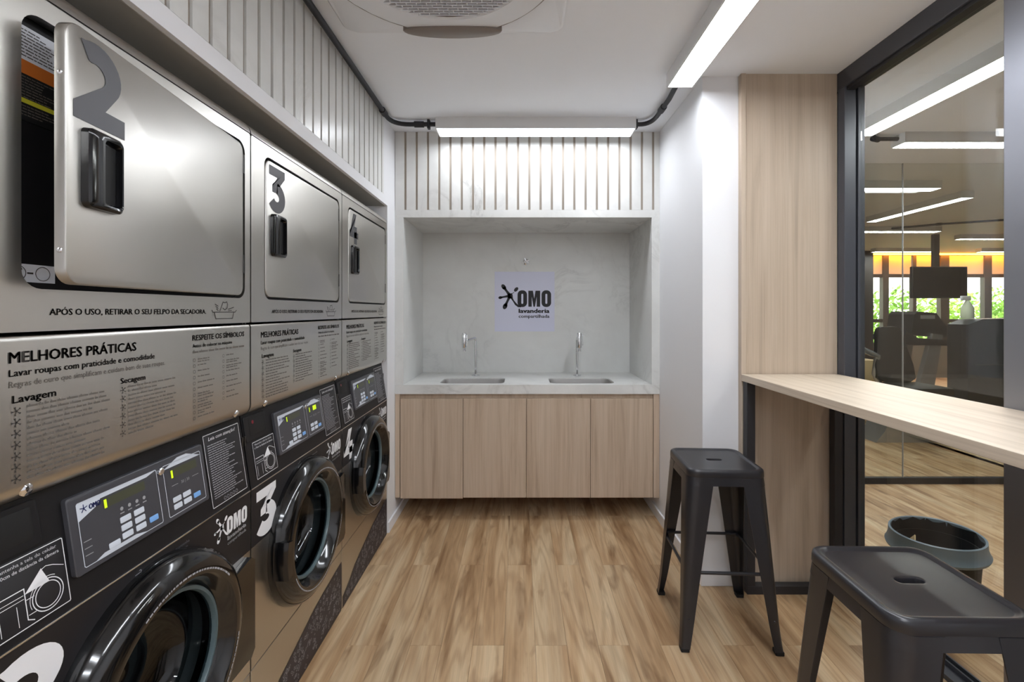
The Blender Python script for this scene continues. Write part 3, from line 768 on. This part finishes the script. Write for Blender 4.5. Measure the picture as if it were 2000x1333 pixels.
def washer(num, y0, label):
    t = empty('washing_machine', (XM, y0, 0), label, 'washer', R(90), 'front-loading washing machines')
    boxes('body', [((.001, .008), (.02, .70), (.02, 1.0)), ((MW-.008, MW-.001), (.02, .70), (.02, 1.0)), ((.008, MW-.008), (.69, .70), (.02, 1.0)), ((.008, MW-.008), (.0, .69), (.0, .02)), ((.008, MW-.008), (.20, .69), (.99, 1.0))], 'steel_dark', t)
    # lower panel and kick area
    lp = box('lower_panel', (.001, MW-.001), (0, .02), (.004, .277), 'steel', t, .0018)
    ks = Print(); top = [(0.004, .055), (.08, .078), (.16, .118), (.25, .142), (.34, .165), (.43, .188), (.52, .203), (.62, .215), (MW-.004, .226)]
    ks.poly([(.004, .006)] + [(MW-.004, .006)] + top[::-1])
    ks.build('kick_sticker', flat_y(-.0006), 'toe_sticker', lp)
    def tz(a):
        for (a0, z0), (a1, z1) in zip(top, top[1:]):
            if a0 <= a <= a1: return z0 + (z1-z0)*(a-a0)/(a1-a0)
        return .05
    kp = Print(); rg = random.Random(5); n = 0
    while n < 230:
        a, z = rg.uniform(.02, .70), rg.uniform(.016, .215)
        if z > tz(a) - .014: continue
        an = rg.uniform(0, PI); s = rg.uniform(.005, .0085)
        if n % 3 == 0: kp.circ(a, z, s, .0012, n=10, ratio=.5, rot=an)
        elif n % 3 == 1:
            c, q = math.cos(an), math.sin(an)
            kp.stroke([(a + x*c*s - y*q*s, z + x*q*s + y*c*s) for x, y in ((-1, .6), (-.4, .8), (0, .5), (.4, .8), (1, .6), (.6, 0), (.6, -.9), (-.6, -.9), (-.6, 0), (-1, .6))], .0011)
        else:
            kp.circ(a, z, s*.8, .0011, 20, 280, 8, 1, an); kp.stroke([(a-s, z-s*.3), (a+s*.8, z+s*.6)], .0011)
        n += 1
    k = kp.build('garment_pattern', flat_y(-.0010), 'grey_print', lp); k['kind'] = 'stuff'
    # front
    CX, CZ = .352, .560
    oo, ii = rect_circle(.001, MW-.001, .281, .8345, CX, CZ, .205)
    fp = plate_hole('front_panel', oo, ii, 0, .02, 'steel', t)
    ring = [(CX + .212*math.cos(R(a)), CZ + .212*math.sin(R(a))) for a in range(153, 26, -6)]
    P = Print(); P.poly([(.001, .8335), (.001, .655), (ring[0][0], .655)] + ring + [(ring[-1][0], .655), (MW-.001, .655), (MW-.001, .8335)])
    P.build('black_panel', flat_y(-.0005), 'black_sticker', fp)
    P = Print(); digit(P, num, .018, .668, .135, .148); P.build('number_print', flat_y(-.0010), 'white_print', fp)
    P, P2 = Print(), Print(); s = .150/760; logo(P, P2, .548, .722, s)
    for v_ in (P, P2): pass
    P.build('logo', flat_y(-.0010), 'white_print', fp); P2.build('lettering', flat_y(-.0010), 'white_print', fp)
    P = Print(); P.text('Evite mau cheiro, mantenha', .325, .812, h=.0098, width=.132, bold=.012); P.text('a porta aberta após a lavagem.', .325, .801, h=.0098, width=.128, bold=.012)
    for k in range(3):
        P.stroke([(.296, .818-k*.006), (.306, .8185-k*.006)] + arc(.309, .821-k*.006+(-.0 if k == 0 else -.004), .003, -80, 150, 6), .0014)
    P.build('door_notice', flat_y(-.0010), 'grey_print', fp)
    box('trim_strip', (.001, MW-.001), (-.0022, .012), (.8345, .8385), 'chrome', t, .0008)
    # door
    pr = [(.262, .0), (.262, -.012), (.257, -.030), (.246, -.046), (.232, -.056), (.214, -.061), (.203, -.060), (.196, -.054), (.186, -.030), (.178, -.020), (.170, -.018)]
    d = lathe('door', [(r, y) for r, y in pr] + [(.170, .012), (.20, .012)], 'black_gloss', t, (CX, 0, CZ), 'y', 64)
    bm = bmesh.new()
    hp = [(CX+.10, .345), (.690, .345), (.708, .362), (.708, .630), (.690, .646), (CX+.10, .646)]
    L = [[(a, 0, b) for a, b in hp], [(a, -.022, b) for a, b in hp], [(a-(.006 if a > .6 else 0), -.027, b*.97+.0149) for a, b in hp]]
    # keep the plate clear of the bowl
    bm.free(); bm = bmesh.new()
    cut = [(CX + .252*math.cos(R(a)), CZ + .252*math.sin(R(a))) for a in range(-56, 21, 6)]
    hp = cut + [(.690, .646), (.708, .630), (.708, .362), (.690, .345)]
    bm_loft(bm, [[(a, -.0008, b) for a, b in hp], [(a, -.020, b) for a, b in hp]])
    link('hinge_cover', bm_mesh(bm, 'hinge_cover', 35), 'black_gloss', d)
    lathe('bezel_ring', [(.1785, -.0205), (.176, -.026), (.168, -.027), (.1655, -.020), (.1655, -.010)], 'seal_teal', d, (CX, 0, CZ), 'y', 64)
    lathe('glass_bowl', [(.1655, -.016), (.160, .030), (.148, .060), (.120, .080), (.07, .088), (0, .090)], 'door_glass', d, (CX, 0, CZ), 'y', 48)
    bm = bmesh.new()
    hpts = [(.262, -30), (.262, 30)]
    L = []
    for y, g in ((-.018, .0), (-.060, .0), (-.066, .004)):
        o = [((.262-g)*math.cos(R(180+a)), (.262-g)*math.sin(R(180+a))) for a in range(-14, 15, 4)]; i = [((.226+g)*math.cos(R(180+a)), (.226+g)*math.sin(R(180+a))) for a in range(14, -15, -4)]
        L.append([(CX+a, y, CZ+b) for a, b in o + i])
    bm_loft(bm, L); link('door_pull', bm_mesh(bm, 'door_pull', 40), 'handle_gloss', d)
    P = Print(); rg = random.Random(2)
    for a0, a1 in ((38, 118), (-70, -15), (205, 290)):
        a = a0
        while a < a1:
            w = rg.uniform(1.0, 3.5); P.stroke(arc(CX, CZ, .213, a, a+w, 3), .0042); a += w + .6
    P.build('ring_lettering', flat_y(-.0615), 'grey_print', d)['kind'] = 'stuff'
    lathe('gasket', [(.204, .002), (.20, .03), (.188, .05), (.20, .07), (.215, .075)], 'rubber_grey', t, (CX, 0, CZ), 'y', 48)
    dr = lathe('drum', [(.216, .076), (.226, .09), (.226, .42), (.20, .45), (0, .455)], 'steel_drum', t, (CX, 0, CZ), 'y', 48)
    for k in range(3):
        a = R(30 + 120*k); c = (CX + .20*math.cos(a), CZ + .20*math.sin(a))
        tube('lifter', [(c[0], .10, c[1]), (c[0], .11, c[1]), (c[0], .40, c[1]), (c[0], .42, c[1])], [.012, .03, .026, .012], 'steel_drum', dr, 8)
    # control console, leaning back
    Z0, Z1, DY = .8385, 1.064, .034
    con = prism('console', [(.0, Z0), (DY, Z1), (.20, Z1), (.20, Z0)], 'x', .001, MW-.001, 'black_plastic', t)
    def cp(h): return lambda a, b: (a, DY*(b-Z0)/(Z1-Z0) - h, b)
    def slab(name, poly, h0, h1, m, ang=35, bevel=.0015):
        bm = bmesh.new(); f0, f1 = cp(h0), cp(h1)
        cx = sum(p[0] for p in poly)/len(poly); cz = sum(p[1] for p in poly)/len(poly)
        sh = [(p[0] - math.copysign(bevel, p[0]-cx), p[1] - math.copysign(bevel, p[1]-cz)) for p in poly]
        fm = cp(h1 - min(bevel, (h1-h0)*.6))
        bm_loft(bm, [[f0(*p) for p in poly], [fm(*p) for p in poly], [f1(*p) for p in sh]], True, True)
        return link(name, bm_mesh(bm, name, ang), m, con)
    slab('coin_housing', rrect(.006, .124, .978, 1.056, .006, 3), .0, .004, 'black_plastic')
    slab('coin_slot', rrect(.030, .112, .992, 1.046, .004, 3), .004, .0046, 'black_deep')
    P = Print(); P.disc(.050, 1.034, .006); P.build('indicator', cp(.0050), 'red_led', con)
    # phone-distance sticker
    slab('phone_sticker', rrect(.034, .160, .852, .972, .003, 2), .0, .0012, 'black_sticker', bevel=.0004)
    P = Print(); f = cp(.0018)
    P.ring(rrect(.036, .158, .854, .970, .002, 1), rrect(.0375, .1565, .8555, .9685, .001, 1))
    P.text('Mantenha a tela do celular', .097, .958, h=.0082, width=.098, bold=.004, align='c'); P.text('a 10cm de distância da câmera', .097, .948, h=.0082, width=.104, bold=.010, align='c')
    P.circ(.122, .888, .026, .0016); P.circ(.122, .888, .021, .0014); P.circ(.122, .888, .030, .0010, 60, 200)
    P.stroke([(.042, .918), (.086, .918), (.086, .866), (.096, .860)], .0016); P.stroke([(.042, .908), (.084, .908)], .001); P.stroke([(.042, .902), (.084, .902)], .001); P.stroke([(.046, .894), (.046, .862)], .001); P.stroke([(.072, .896), (.072, .862)], .001)
    P.stroke([(.086, .898), (.100, .898)], .0012); P.stroke([(.088, .872), (.100, .872)], .0012)
    P.stroke([(.112, .932), (.124, .936), (.136, .932), (.154, .922)], .0012)
    P.poly([(.086, .908), (.116, .936), (.127, .908)])
    P.build('symbol', f, 'white_print', con)
    # membrane panel
    slab('display_bezel', rrect(.166, .530, .888, 1.034, .006, 3), .0, .010, 'panel_grey')
    W_ = Print(); K = Print(); B = Print(); Lc = Print(); Lt = Print(); G = Print(); Nv = Print(); f = cp(.0106)
    for a0, a1, z0, z1 in ((.182, .374, .898, 1.020), (.392, .518, .898, 1.020)):
        W_.ring(rrect(a0, a1, z0, z1, .003, 1), rrect(a0+.0015, a1-.0015, z0+.0015, z1-.0015, .002, 1))
    W_.poly([(.183, .985), (.183, 1.019), (.373, 1.019), (.345, 1.012), (.232, 1.011), (.222, 1.000)])
    W_.poly([(.205, .899), (.330, .899), (.300, .906), (.225, .906)]); W_.poly([(.393, 1.010), (.517, 1.010), (.470, 1.027), (.440, 1.027)])
    Nv.text('OMO', .207, 1.000, h=.014, width=.024, bold=.03)
    for k in range(5):
        an = R(18+72*k); Nv.stroke([(.196, 1.006), (.196+.008*math.cos(an), 1.006+.008*math.sin(an))], .0018)
    Lc.rect(.236, .338, .988, 1.007); Lt.rect(.238, .244, .988, 1.005); Lc.rect(.412, .500, .984, 1.004); Lt.rect(.414, .420, .984, 1.002)
    if num == '3': Lt.rect(.446, .476, .985, 1.003)
    for k in range(4): G.disc(.275+.019*k, .972, .004, n=8); G.rect(.270+.019*k, .280+.019*k, .962, .9642)
    for k in range(3): G.rect(.187, .203, .944-.013*k, .9455-.013*k)
    G.stroke([(.412, .966), (.432, .966)], .0012); G.stroke([(.480, .966), (.502, .966)], .0012); G.text('30 | 30', .456, .962, h=.010, bold=.0, align='c')
    for i in range(2):
        for j in range(3): K.poly(rrect(.268+.034*i, .294+.034*i, .943-.0165*j, .955-.0165*j, .002, 2))
    K.poly(rrect(.236, .262, .906, .917, .002, 2)); B.poly(rrect(.338, .362, .912, .924, .002, 2))
    for i in range(2):
        for j in range(2): K.poly(rrect(.410+.032*i, .436+.032*i, .926-.0165*j, .938-.0165*j, .002, 2))
    B.poly(rrect(.476, .500, .911, .923, .002, 2))
    for P, n, m in ((W_, 'panel_outline', 'key_white'), (K, 'key', 'key_white'), (B, 'start_key', 'key_blue'), (Lc, 'display', 'lcd'), (Lt, 'lit_digit', 'lcd_lit'), (G, 'fine_symbols', 'grey_print'), (Nv, 'panel_logo', 'logo_blue')):
        f = cp(.0106 if n != 'lit_digit' and n != 'panel_logo' else .0110)
        if n in ('key', 'start_key', 'display', 'lit_digit'):
            for q in P.f:
                poly = [P.v[i] for i in q]
                if 'key' in n: slab(n, poly, .0100, .0112, m, bevel=.0005)
                else: p1_ = Print(); p1_.poly(poly); p1_.build(n, f, m, con)
        else:
            o_ = P.build(n, f, m, con)
            if n != 'panel_logo': o_['kind'] = 'stuff'
    kl = cp(.0104)(.383, 1.012); lathe('key_lock', [(0, -.007), (.006, -.007), (.0085, -.005), (.0085, 0)], 'chrome', con, kl, 'y', 16)
    # text sticker
    slab('rules_sticker', rrect(.546, .704, .850, 1.050, .003, 2), .0, .0012, 'black_sticker', bevel=.0004)
    P = Print(); P.ring(rrect(.548, .702, .852, 1.048, .002, 1), rrect(.5495, .7005, .8535, 1.0465, .001, 1)); P.text('Leia com atenção!', .625, 1.030, h=.0135, width=.115, bold=.012, align='c', slant=.25)
    P.build('sticker_outline', cp(.0018), 'white_print', con)
    P = Print(); rg = random.Random(21)
    for k in range(24): P.words(.560, 1.016-k*.0062, .13, .0034, rg, rg.uniform(.55, 1))
    for k in range(5): P.circ(.600+.013*k, .862, .0045, .0012, n=8)
    P.build('fine_print', cp(.0018), 'grey_print', con)['kind'] = 'stuff'
    return t

Y2 = .684; PIT = .720
for k, (num, dl, wl_) in enumerate((
    ('2', 'brushed steel tumble dryer marked 2 with its door ajar', 'black and steel front-loading washer marked 2 in the foreground'),
    ('3', 'brushed steel tumble dryer marked 3, middle of the stack row, door shut', 'black and steel front-loading washer marked 3 in the middle'),
    ('4', 'brushed steel tumble dryer marked 4 nearest the sink niche', 'black and steel front-loading washer marked 4 nearest the sink niche'))):
    dryer(num, Y2 + k*PIT, dl, R(6.0) if num == '2' else 0.)
    washer(num, Y2 + k*PIT, wl_)

# ------------------------------------------------------------------ bar table
tb = empty('bar_table', (1.345, 1.3, 0), 'long pale oak bar table along the glass partition on dark steel legs', 'table')
TO = Vector((1.345, 1.3, 0)); TZ = 1.072
rel(box('tabletop', (1.105, 1.586), (.20, 2.277), (TZ-.033, TZ), 'oak_table', tb, .0015), TO)
for y in (2.232, .42):
    rel(box('leg', (1.112, 1.152), (y, y+.04), (.0405, TZ-.0335), 'leg_steel', tb, .0015), TO)
    rel(box('leg', (1.540, 1.580), (y, y+.04), (.0405, TZ-.0335), 'leg_steel', tb, .0015), TO)
    rel(box('foot_bar', (1.112, 1.580), (y, y+.04), (0, .040), 'leg_steel', tb, .0015), TO)

# ------------------------------------------------------------------ stools
def stool(x, y, rz, label):
    t = empty('bar_stool', (x, y, 0), label, 'stool', rz, 'black metal bar stools')
    HS = .728
    def sq(h, r, z, n=6): return [(a, b, z) for a, b in rrect(-h, h, -h, h, r, n)]
    def sl(w, h, r, z, n=6): return [(a, b, z) for a, b in rrect(-w, w, -h, h, r, n)]
    L = [sl(.033, .0115, .011, HS-.022), sl(.033, .0115, .011, HS-.010), sl(.0345, .013, .0125, HS-.0066), sl(.037, .0155, .015, HS-.0060), sl(.042, .0205, .02, HS-.0060), sq(.10, .03, HS-.0060), sq(.1335, .032, HS-.0060), sq(.136, .033, HS-.0058), sq(.1415, .035, HS-.002), sq(.1465, .037, HS-.0002), sq(.154, .041, HS-.001), sq(.1585, .044, HS-.005),
         sq(.160, .045, HS-.012), sq(.1605, .045, HS-.030), sq(.160, .045, HS-.0315), sq(.156, .042, HS-.0315), sq(.155, .042, HS-.014), sq(.14, .035, HS-.010), sl(.035, .0135, .013, HS-.024)]
    loft('seat', L, 'stool_paint', t, False, False, 50)
    o0, o1 = .1585, .162
    loft('apron', [sq(o0, .043, HS-.0318), sq(o1, .043, HS-.066), sq(o1-.003, .042, HS-.066), sq(o0-.003, .042, HS-.0318)], 'stool_paint', t, False, False, 50)
    def leg_c(z):                                             # outer corner of the leg at height z
        u = 1 - z/(HS-.03); c = .1600 + .040*u
        if z < .12: c += .005*((.12-z)/.12)**1.6
        return c, .100*(1-u)**1.05 + .030*u + .004
    for sx in (-1, 1):
        for sy in (-1, 1):
            L = []
            for z in (HS-.034, HS-.066, .60, .50, .40, .28, .18, .12, .08, .04, .012):
                c, w = leg_c(z); r = min(.040*(z/HS)+.010, w*.7); th = .0028
                out = [(c-w, c)] + [(c-r + r*math.sin(R(a)), c-r + r*math.cos(R(a))) for a in range(0, 91, 18)] + [(c, c-w)]
                rr = max(r-th, .002)
                inn = [(c-th, c-w)] + [(c-r + rr*math.sin(R(a)), c-r + rr*math.cos(R(a))) for a in range(90, -1, -18)] + [(c-w, c-th)]
                L.append([(sx*a, sy*b, z) for a, b in out + inn])
            lg = loft('leg', L, 'stool_paint', t, True, True, 40)
            c, w = leg_c(.015)
            bx_ = sorted((sx*(c+.0008), sx*(c-w+.002))); by_ = sorted((sy*(c+.0008), sy*(c-w+.002)))
            box('rubber_foot', bx_, by_, (0, .016), 'rubber_black', lg, .003)
            s_ = lathe('rivet', [(0, .003), (.003, .0025), (.005, 0)], 'stool_paint', lg, seg=10)
            c2, w2 = leg_c(.13); s_.location = (sx*(c2-w2*.5), sy*(c2+.0005), .13); s_.rotation_euler = (R(-90*sy), 0, 0)
    zb = .310; c, w = leg_c(zb); q = c - .010
    for a, b in (((-q, -q), (q, -q)), ((-q, q), (q, q)), ((-q, -q), (-q, q)), ((q, -q), (q, q))):
        tube('footrest', [(a[0]*.97, a[1]*.97, zb)] + [(a[0]+(b[0]-a[0])*k/6, a[1]+(b[1]-a[1])*k/6, zb) for k in range(1, 6)] + [(b[0]*.97, b[1]*.97, zb)], [.0075] + [.0068]*5 + [.0075], 'stool_paint', t, 10)
    return t
stool(.870, 2.045, R(-3), 'dark grey metal stool standing by the far end of the bar table')
stool(.962, 1.128, R(-1), 'dark grey metal stool in the foreground in front of the bin')

# ------------------------------------------------------------------ bin behind the glass
bn = empty('waste_bin', (1.96, 2.15, 0), 'grey plastic waste bin with black liner behind the glass', 'bin', R(20))
def ov(r, z, tilt=0): return [(r*1.0*math.cos(2*PI*k/40), r*.86*math.sin(2*PI*k/40), z + tilt*math.sin(2*PI*k/40)) for k in range(40)]
loft('bucket', [ov(.14, 0), ov(.145, .005), ov(.178, .29), ov(.174, .29), ov(.140, .01)], 'bin_bag', bn, True, True)
loft('rim', [ov(.181, .262), ov(.207, .268), ov(.212, .280), ov(.205, .290), ov(.198, .312), ov(.196, .345), ov(.190, .349), ov(.186, .345), ov(.186, .27)], 'bin_grey', bn, False, False)
rg = random.Random(4); L = []
for r, z in ((.185, .338), (.180, .25), (.165, .12), (.12, .06)):
    lp = ov(r, z); L.append([(a*(1+rg.uniform(-.05, .02)), b*(1+rg.uniform(-.05, .02)), c+rg.uniform(-.01, .01)) for a, b, c in lp])
loft('liner', L, 'bin_bag', bn, False, True, 60)
sc = box('scrap', (-.03, .03), (-.002, .002), (-.04, .04), 'bench_wood', bn); sc.location = (-.14, .03, .30); sc.rotation_euler = (R(30), R(-25), R(30))

# ------------------------------------------------------------------ gym things (seen through two sheets of glass)
def px(u, v, y):                                              # photograph pixel -> point at depth y (used only to lay out the gym plan)
    return Vector(((u-1015)*y/892, y, CAM_H - (v-608)*y/892))
# television on a ceiling pole
a, b = px(1782, 521, 7.0), px(1890, 583, 7.0)
tv = empty('television', ((a.x+b.x)/2, 7.0, b.z), 'black flat television hanging from the gym ceiling', 'television')
w, h = (b.x-a.x)/2, a.z-b.z
box('case', (-w, w), (0, .05), (0, h), 'gym_black', tv, .006); box('screen', (-w+.012, w-.012), (-.0015, .0005), (.015, h-.012), 'screen', tv)
box('pole', (-.04, .04), (.05, .11), (h*.5, H-b.z), 'gym_frame', tv); box('mount', (-.15, .15), (.05, .07), (h*.3, h*.7), 'gym_frame', tv)
# treadmill
def off(bm_pts, o): return [tuple(Vector(p)-o) for p in bm_pts]
to = Vector((5.37, 6.5, 0))
tm = empty('treadmill', to, 'grey treadmill with tilted console standing before the gym windows', 'treadmill')
prism('deck', [(-.42, .0), (1.15, .0), (1.15, .14), (.7, .20), (-.42, .16)], 'y', -.26, .26, 'gym_grey', tm)
box('belt', (-.41, .6), (-.20, .20), (.185, .2), 'gym_black', tm)
prism('motor_cover', [(-.05, .2), (.75, .2), (.62, .30), (.2, .34), (-.02, .27)], 'y', -.24, .24, 'gym_silver', tm)
for y in (-.22, .22): prism('upright', [(.02, .10), (.26, .10), (.42, 1.06), (.28, 1.08)], 'y', y-.035, y+.035, 'gym_silver', tm)
prism('handrail', [(-.10, .93), (.62, .91), (.62, .98), (.06, 1.02), (-.10, 1.12), (-.14, 1.0)], 'y', -.27, -.22, 'gym_black', tm)
prism('handrail', [(-.10, .93), (.62, .91), (.62, .98), (.06, 1.02), (-.10, 1.12), (-.14, 1.0)], 'y', .22, .27, 'gym_black', tm)
cs = prism('console', [(.02, 1.06), (.48, 1.02), (.56, 1.10), (.36, 1.36), (.10, 1.38), (.06, 1.34)], 'y', -.22, .22, 'gym_black', tm)
box('console_label', (.14, .34), (-.222, -.2205), (1.28, 1.33), 'gym_grey', cs)
# tall dark exercise machine
mo = Vector((5.20, 5.05, 0))
mc = empty('exercise_machine', mo, 'tall dark exercise machine shroud with a spray bottle on top', 'exercise machine')
prism('shroud', [(-.36, .06), (.62, .06), (.62, 1.26), (.30, 1.31), (-.20, 1.30), (-.36, 1.24)], 'y', -.12, .12, 'gym_black', mc)
for z in (.35, .8): box('band', (-.30, .58), (-.126, -.12), (z, z+.012), 'gym_frame', mc)
box('door_gap', (.14, .15), (-.124, -.12), (.1, 1.2), 'gym_frame', mc); box('plinth', (-.40, .66), (-.18, .18), (.0125, .06), 'gym_black', mc)
lathe('knob', [(0, -.04), (.03, -.04), (.035, 0)], 'gym_grey', mc, (.10, -.12, 1.05), 'y', 16); lathe('knob', [(0, -.03), (.02, -.03), (.025, 0)], 'gym_grey', mc, (.45, -.12, 1.13), 'y', 16)
tube('grab_handle', [(.40, -.12, 1.15), (.42, -.18, 1.22), (.58, -.20, 1.24), (.60, -.12, 1.18)], .014, 'gym_grey', mc, 8)
bt = empty('spray_bottle', (4.95, 5.05, 1.305), 'translucent spray bottle standing on the dark exercise machine', 'bottle')
lathe('bottle_body', [(0, 0), (.055, 0), (.058, .02), (.055, .12), (.025, .18), (.016, .20)], 'bottle', bt, seg=20)
box('spray_head', (-.07, .03), (-.014, .014), (.20, .25), 'label_white', bt, .006)
# recumbent bike
bo = Vector((4.05, 4.95, 0))
bk = empty('exercise_bike', bo, 'recumbent exercise bike with black seat and bent steel tube', 'exercise bike')
def sb(w, y, z): return [(a, y + .03*math.cos(a*6), b) for a, b in rrect(-w, w, z[0], z[1], .04, 5)]
bm = bmesh.new()
loops = []
for z, w, yb in ((.62, .13, .00), (.66, .20, .01), (.80, .20, .03), (1.0, .16, .06), (1.15, .13, .08), (1.20, .11, .08), (1.215, .08, .08)):
    loops.append([(x_ + .10*(1.2-z)*.5, yb + dy_, z) for x_, dy_ in ((-w, -.03), (-w*.5, -.05), (0, -.055), (w*.5, -.05), (w, -.03), (w, .02), (0, .03), (-w, .02))])
bm_loft(bm, loops); link('seat_back', bm_mesh(bm, 'seat_back', 50), 'seat_black', bk)
box('seat', (-.15, .28), (-.42, .02), (.54, .62), 'seat_black', bk, .03)
tube('frame_tube', [(-.52, -.02, 1.06), (-.25, .0, .93), (-.15, .03, .90), (-.16, .05, .70), (-.08, .05, .52), (.15, .0, .44), (.45, -.1, .40)], .032, 'gym_silver', bk, 12)
tube('grip', [(-.60, -.03, 1.10), (-.40, -.02, 1.0)], .036, 'gym_black', bk, 12)
prism('base', [(-.3, .0), (.62, .0), (.62, .10), (.45, .34), (.15, .44), (-.1, .40), (-.2, .12)], 'y', -.14, .14, 'gym_silver', bk)
bx2 = box('wooden_box', (4.2, 4.72), (6.0, 6.5), (.0, .74), 'bench_wood', None, .008); tag(bx2, 'pale wooden box bench at the left edge of the gym view', 'box')
rm = box('rubber_mat', (4.76, 7.2), (4.3, 5.9), (.0005, .012), 'mat_rubber'); tag(rm, 'dark rubber mat under the exercise machines', 'mat')

# ------------------------------------------------------------------ outside the gym windows
g = box('ground_outside', (-4, 30), (YW+.2, 40), (-.6, -.5), 'ground'); struct(g)
def bush(x, y, z, r, m, label):
    t = empty('bush', (x, y, -.5), label, 'bush', 0, 'garden bushes outside the gym windows'); rg = random.Random(int(x*100+y))
    tube('stem', [(0, 0, 0), (.05, 0, z)], [.05, .02], 'gym_frame', t, 6)
    bm = bmesh.new()
    for k in range(1400):
        v = Vector((rg.gauss(0, 1), rg.gauss(0, 1), rg.gauss(0, 1))).normalized()*r*rg.uniform(.25, 1.0); v.z *= 1.3
        n = Vector((rg.gauss(0, 1), rg.gauss(0, 1), rg.gauss(0, 1))).normalized(); u = n.orthogonal().normalized()*rg.uniform(.05, .10); w = n.cross(u)*.45
        c = v + Vector((0, 0, z + .5))
        bm.faces.new([bm.verts.new(c+q) for q in (-u, -w, u, w)])
    o = link('foliage', bm_mesh(bm, 'foliage'), m, t); o['kind'] = 'stuff'
    return t
for k, (x, y, z, r, m, l) in enumerate((
    (8.05, 11.6, 1.0, .88, 'leaf', 'bright green bush outside the leftmost gym window'),
    (9.85, 12.0, .95, .88, 'leaf_dark', 'green bush outside behind the treadmill'),
    (11.7, 12.6, 1.0, .90, 'leaf', 'bright green bush outside below the television'),
    (13.55, 12.9, 1.05, .90, 'leaf_dark', 'green bush outside behind the dark exercise machine'),
    (15.4, 13.2, 1.05, .90, 'leaf', 'bright green bush outside the rightmost gym window'))):
    bush(x, y, z, r, m, l)
